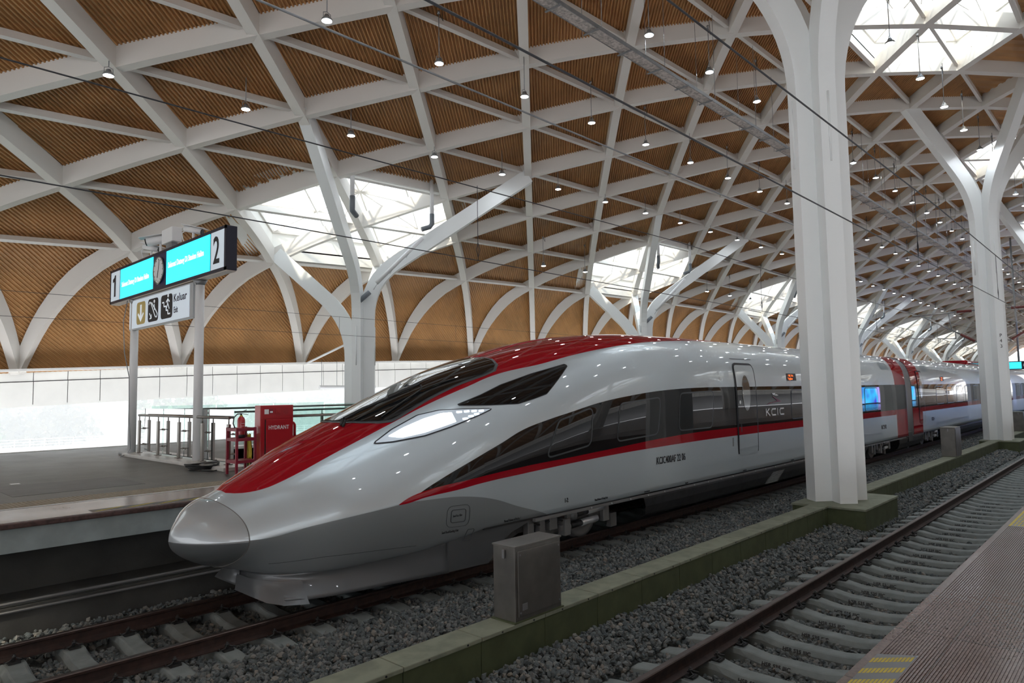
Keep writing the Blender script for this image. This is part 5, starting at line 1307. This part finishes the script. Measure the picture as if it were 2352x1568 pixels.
for (y, z0, x0, x1) in ((18.9, 11.75, 5.3, 110), (14.2, 12.5, 8.7, 110), (9.8, 13.0, 16.3, 110), (5.1, 12.9, 22.0, 110), (23.0, 9.2, 27.0, 90), (.4, 12.9, 4, 60), (-4.2, 12.7, 4, 60)):
    x = x0; k_ = 0
    while x < x1:
        if y == 23.0 and abs(((x-16.3+10.8) % 21.6)-10.8) < 6: x += 3.6; continue
        lb_ = LABS[y][0]
        if y > 1 and y != 23.0 and k_ < 9 and in_frame(x, y, z0+float(liftc(x))): lb_ = ORD[k_]+' '+lb_.replace('hanging lamp of the row', 'hanging lamp from the left in the row'); k_ += 1
        dup(lampA, loc=(x, y, z0+float(liftc(x))), label=lb_, group=LABS[y][1]); nl_ += 1; x += 3.6
for k in list(lampA.children): bpy.data.objects.remove(k)
bpy.data.objects.remove(lampA)
# ------------------------------------------------------------------ second sign in the distance, LED wall on near platform
t = thing('platform_sign', (62, 7.3, 3.4), 'small distant cyan platform display seen right of the column lettered P43', 'sign')
b = MB(); b.box(60.0, 60.2, 4.6, 7.75, 4.0, 4.6); b.build('case', navy, t)
b = MB(); b.box(59.98, 60.0, 6.85, 7.7, 4.06, 4.54); b.build('display', led_cyan, t); b = MB(); b.box(59.98, 60.0, 5.4, 6.25, 4.06, 4.54); b.build('display', led_cyan, t)
b = MB(); b.cyl((59.97, 6.55, 4.3), (60.0, 6.55, 4.3), .2, 18); b.build('clock', white_plain, t)
b = MB(); b.cyl((60.1, 5.3, 4.6), (60.1, 5.3, 13.5), .06, 8); b.cyl((60.1, 7.0, 4.6), (60.1, 7.0, 13.5), .06, 8); b.build('hanger', galv, t)
lw = bpy.data.materials.new('led_wall'); lw.use_nodes = True; n_ = lw.node_tree.nodes; l_ = lw.node_tree.links; g = n_.new('ShaderNodeNewGeometry'); tx = n_.new('ShaderNodeTexNoise'); tx.inputs['Scale'].default_value = .35; rp_ = n_.new('ShaderNodeValToRGB')
rp_.color_ramp.elements[0].position = .35; rp_.color_ramp.elements[0].color = (.03, .02, .5, 1); rp_.color_ramp.elements[1].position = .65; rp_.color_ramp.elements[1].color = (.4, .3, .8, 1); e = rp_.color_ramp.elements.new(.5); e.color = (.0, .45, .85, 1)
l_.new(g.outputs['Position'], tx.inputs[0]); l_.new(tx.outputs[0], rp_.inputs[0]); l_.new(rp_.outputs[0], n_['Principled BSDF'].inputs['Emission Color']); n_['Principled BSDF'].inputs['Emission Strength'].default_value = 5.0
t = thing('led_wall', (72, -4.2, ZP), 'large blue LED video wall on the near platform, seen as a reflection in the carriage side', 'screen')
b = MB(); b.box(60, 84, -4.5, -4.2, ZP, 4.2); b.build('case', navy, t); b = MB(); b.box(60.2, 83.8, -4.2, -4.18, 1.55, 4.0); b.build('screen', lw, t)
# ------------------------------------------------------------------ outside
mb = MB(); mb.box(-400, 600, 25.2, 600, -9.2, -9.0); tagp(mb.build('ground', mat('pale_ground', (.40, .42, .38), .9, var=.2, vscale=.05)), 'pale hazy ground outside the station', 'ground', kind='structure')
mb = MB(); mb.box(-60, 260, 74.9, 75.3, -4.5, -1.25); mb.box(-60, 260, 75.3, 84, -2.6, -2.2); tagp(mb.build('viaduct_wall', mat('viaduct_white', (.62, .62, .62), .7, var=.08)), 'white concrete parapet of the road viaduct outside', 'viaduct', kind='structure')
mb = MB(); mb.box(-60, 260, 74.86, 74.9, -2.15, -2.05); tagp(mb.build('viaduct_joint', panel_gap), 'dark joint line along the viaduct parapet', 'viaduct', kind='structure')
t = thing('parapet_railing', (20, 75.1, -1.25), 'long white metal railing on top of the viaduct parapet outside', 'railing')
b = MB()
for z in (-.56, -.80, -1.05): b.box(-20, 150, 75.05, 75.11, z-.025, z+.025)
b.build('rail', white_plain, t)
for i in range(60):
    x = 4+1.15*i; b = MB(); b.box(x-.04, x+.04, 75.03, 75.13, -1.25, -.53); b.build('post', white_plain, t)
leafm = [mat('pale_foliage_%d' % i, c, .8, var=.3, vscale=.5) for i, c in enumerate([(.16, .24, .12), (.21, .27, .15), (.28, .24, .17)])]
barkm = mat('bark', (.22, .18, .14), .9)
def tree(x, y, h, r, m_, lab, grp):
    z0 = -9.0; t = thing('tree', (x, y, z0), lab, 'tree', grp)
    b = MB(); b.tube([(x, y, z0), (x+.2, y, z0+h*.4), (x, y+.2, z0+h*.7)], [.35, .25, .12], 8)
    for k in range(5):
        a = rng.uniform(0, 6.28); b.tube([(x, y, z0+h*(.35+.08*k)), (x+r*.6*math.cos(a), y+r*.6*math.sin(a), z0+h*(.6+.07*k))], [.12, .04], 6)
    b.build('trunk', barkm, t)
    n = 1500; cl = rng.normal(size=(14, 3)); cl /= np.linalg.norm(cl, axis=1)[:, None]; cl *= rng.uniform(.3, .85, (14, 1))
    ci = rng.integers(0, 14, n); d = rng.normal(size=(n, 3)); d /= np.linalg.norm(d, axis=1)[:, None]
    P = cl[ci]+d*rng.uniform(.25, .42, (n, 1)); P = P*np.array([r, r, h*.32])+np.array([x, y, z0+h*.70])
    u = rng.normal(size=(n, 3)); u /= np.linalg.norm(u, axis=1)[:, None]; v = np.cross(u, rng.normal(size=(n, 3))); v /= np.linalg.norm(v, axis=1)[:, None]
    s_ = rng.uniform(.25, .55, (n, 1))
    V = np.stack([P-u*s_, P+v*s_*.7, P+u*s_, P-v*s_*.7], 1).reshape(-1, 3)
    link('crown', npmesh('crown', V, np.arange(n*4).reshape(-1, 4), m_), t)
TL = [('rounded pale green tree beyond the white railing', 'green trees beyond the railing'), ('light yellow-green tree beyond the white railing', 'yellow-green trees beyond the railing'), ('brownish sparse tree beyond the white railing', 'brownish trees beyond the railing')]
for i in range(16):
    x = 2+6.3*i+rng.uniform(-1.5, 1.5); k = [0, 1, 0, 2, 2, 1, 0, 0, 1, 2, 0, 1, 0, 0, 1, 0][i]
    tree(x, rng.uniform(92, 112), rng.uniform(10.5, 14), rng.uniform(4.5, 6), leafm[k], *TL[k])
for i in range(14): tree(-10+17*i, rng.uniform(150, 175), rng.uniform(21, 27), 12, leafm[i % 2], 'large hazy tree on the wooded slope far outside', 'trees on the far slope')
# white drain pipe run and brace under the fascia near the first platform column
t = thing('drain_pipe_run', (17.6, 27.6, 3.4), 'white horizontal pipe hung on thin rods below the fascia left of the platform column', 'pipe')
b = MB(); b.cyl((16.6, 27.6, 3.36), (19.6, 27.6, 3.36), .09, 12); b.build('pipe', white_plain, t)
for k in range(4):
    b = MB(); b.cyl((16.7+.8*k, 27.6, 3.45), (16.7+.8*k, 27.6, 4.6), .01, 5); b.build('hanger_rod', galv, t)
b = MB(); b.cyl((16.1, 27.9, 4.45), (17.1, 24.6, 5.6), .05, 8); tagp(b.build('diagonal_brace', white_plain), 'thin white diagonal brace from the fascia up to the first platform column', 'brace')

# ------------------------------------------------------------------ outdoor haze
hz = bpy.data.materials.new('morning_haze'); hz.use_nodes = True; hn = hz.node_tree.nodes; hl = hz.node_tree.links; hn.clear()
ho = hn.new('ShaderNodeOutputMaterial'); hv = hn.new('ShaderNodeVolumeScatter'); hv.inputs['Density'].default_value = .016; hv.inputs['Color'].default_value = (.97, .985, 1, 1); hv.inputs['Anisotropy'].default_value = .2
hl.new(hv.outputs[0], ho.inputs['Volume'])
b = MB(); b.box(-120, 330, 33, 260, -8.9, 45); o = b.build('haze', hz); tagp(o, 'bright haze hanging over the trees outside the station', 'haze', kind='stuff')
S.cycles.volume_bounces = 1
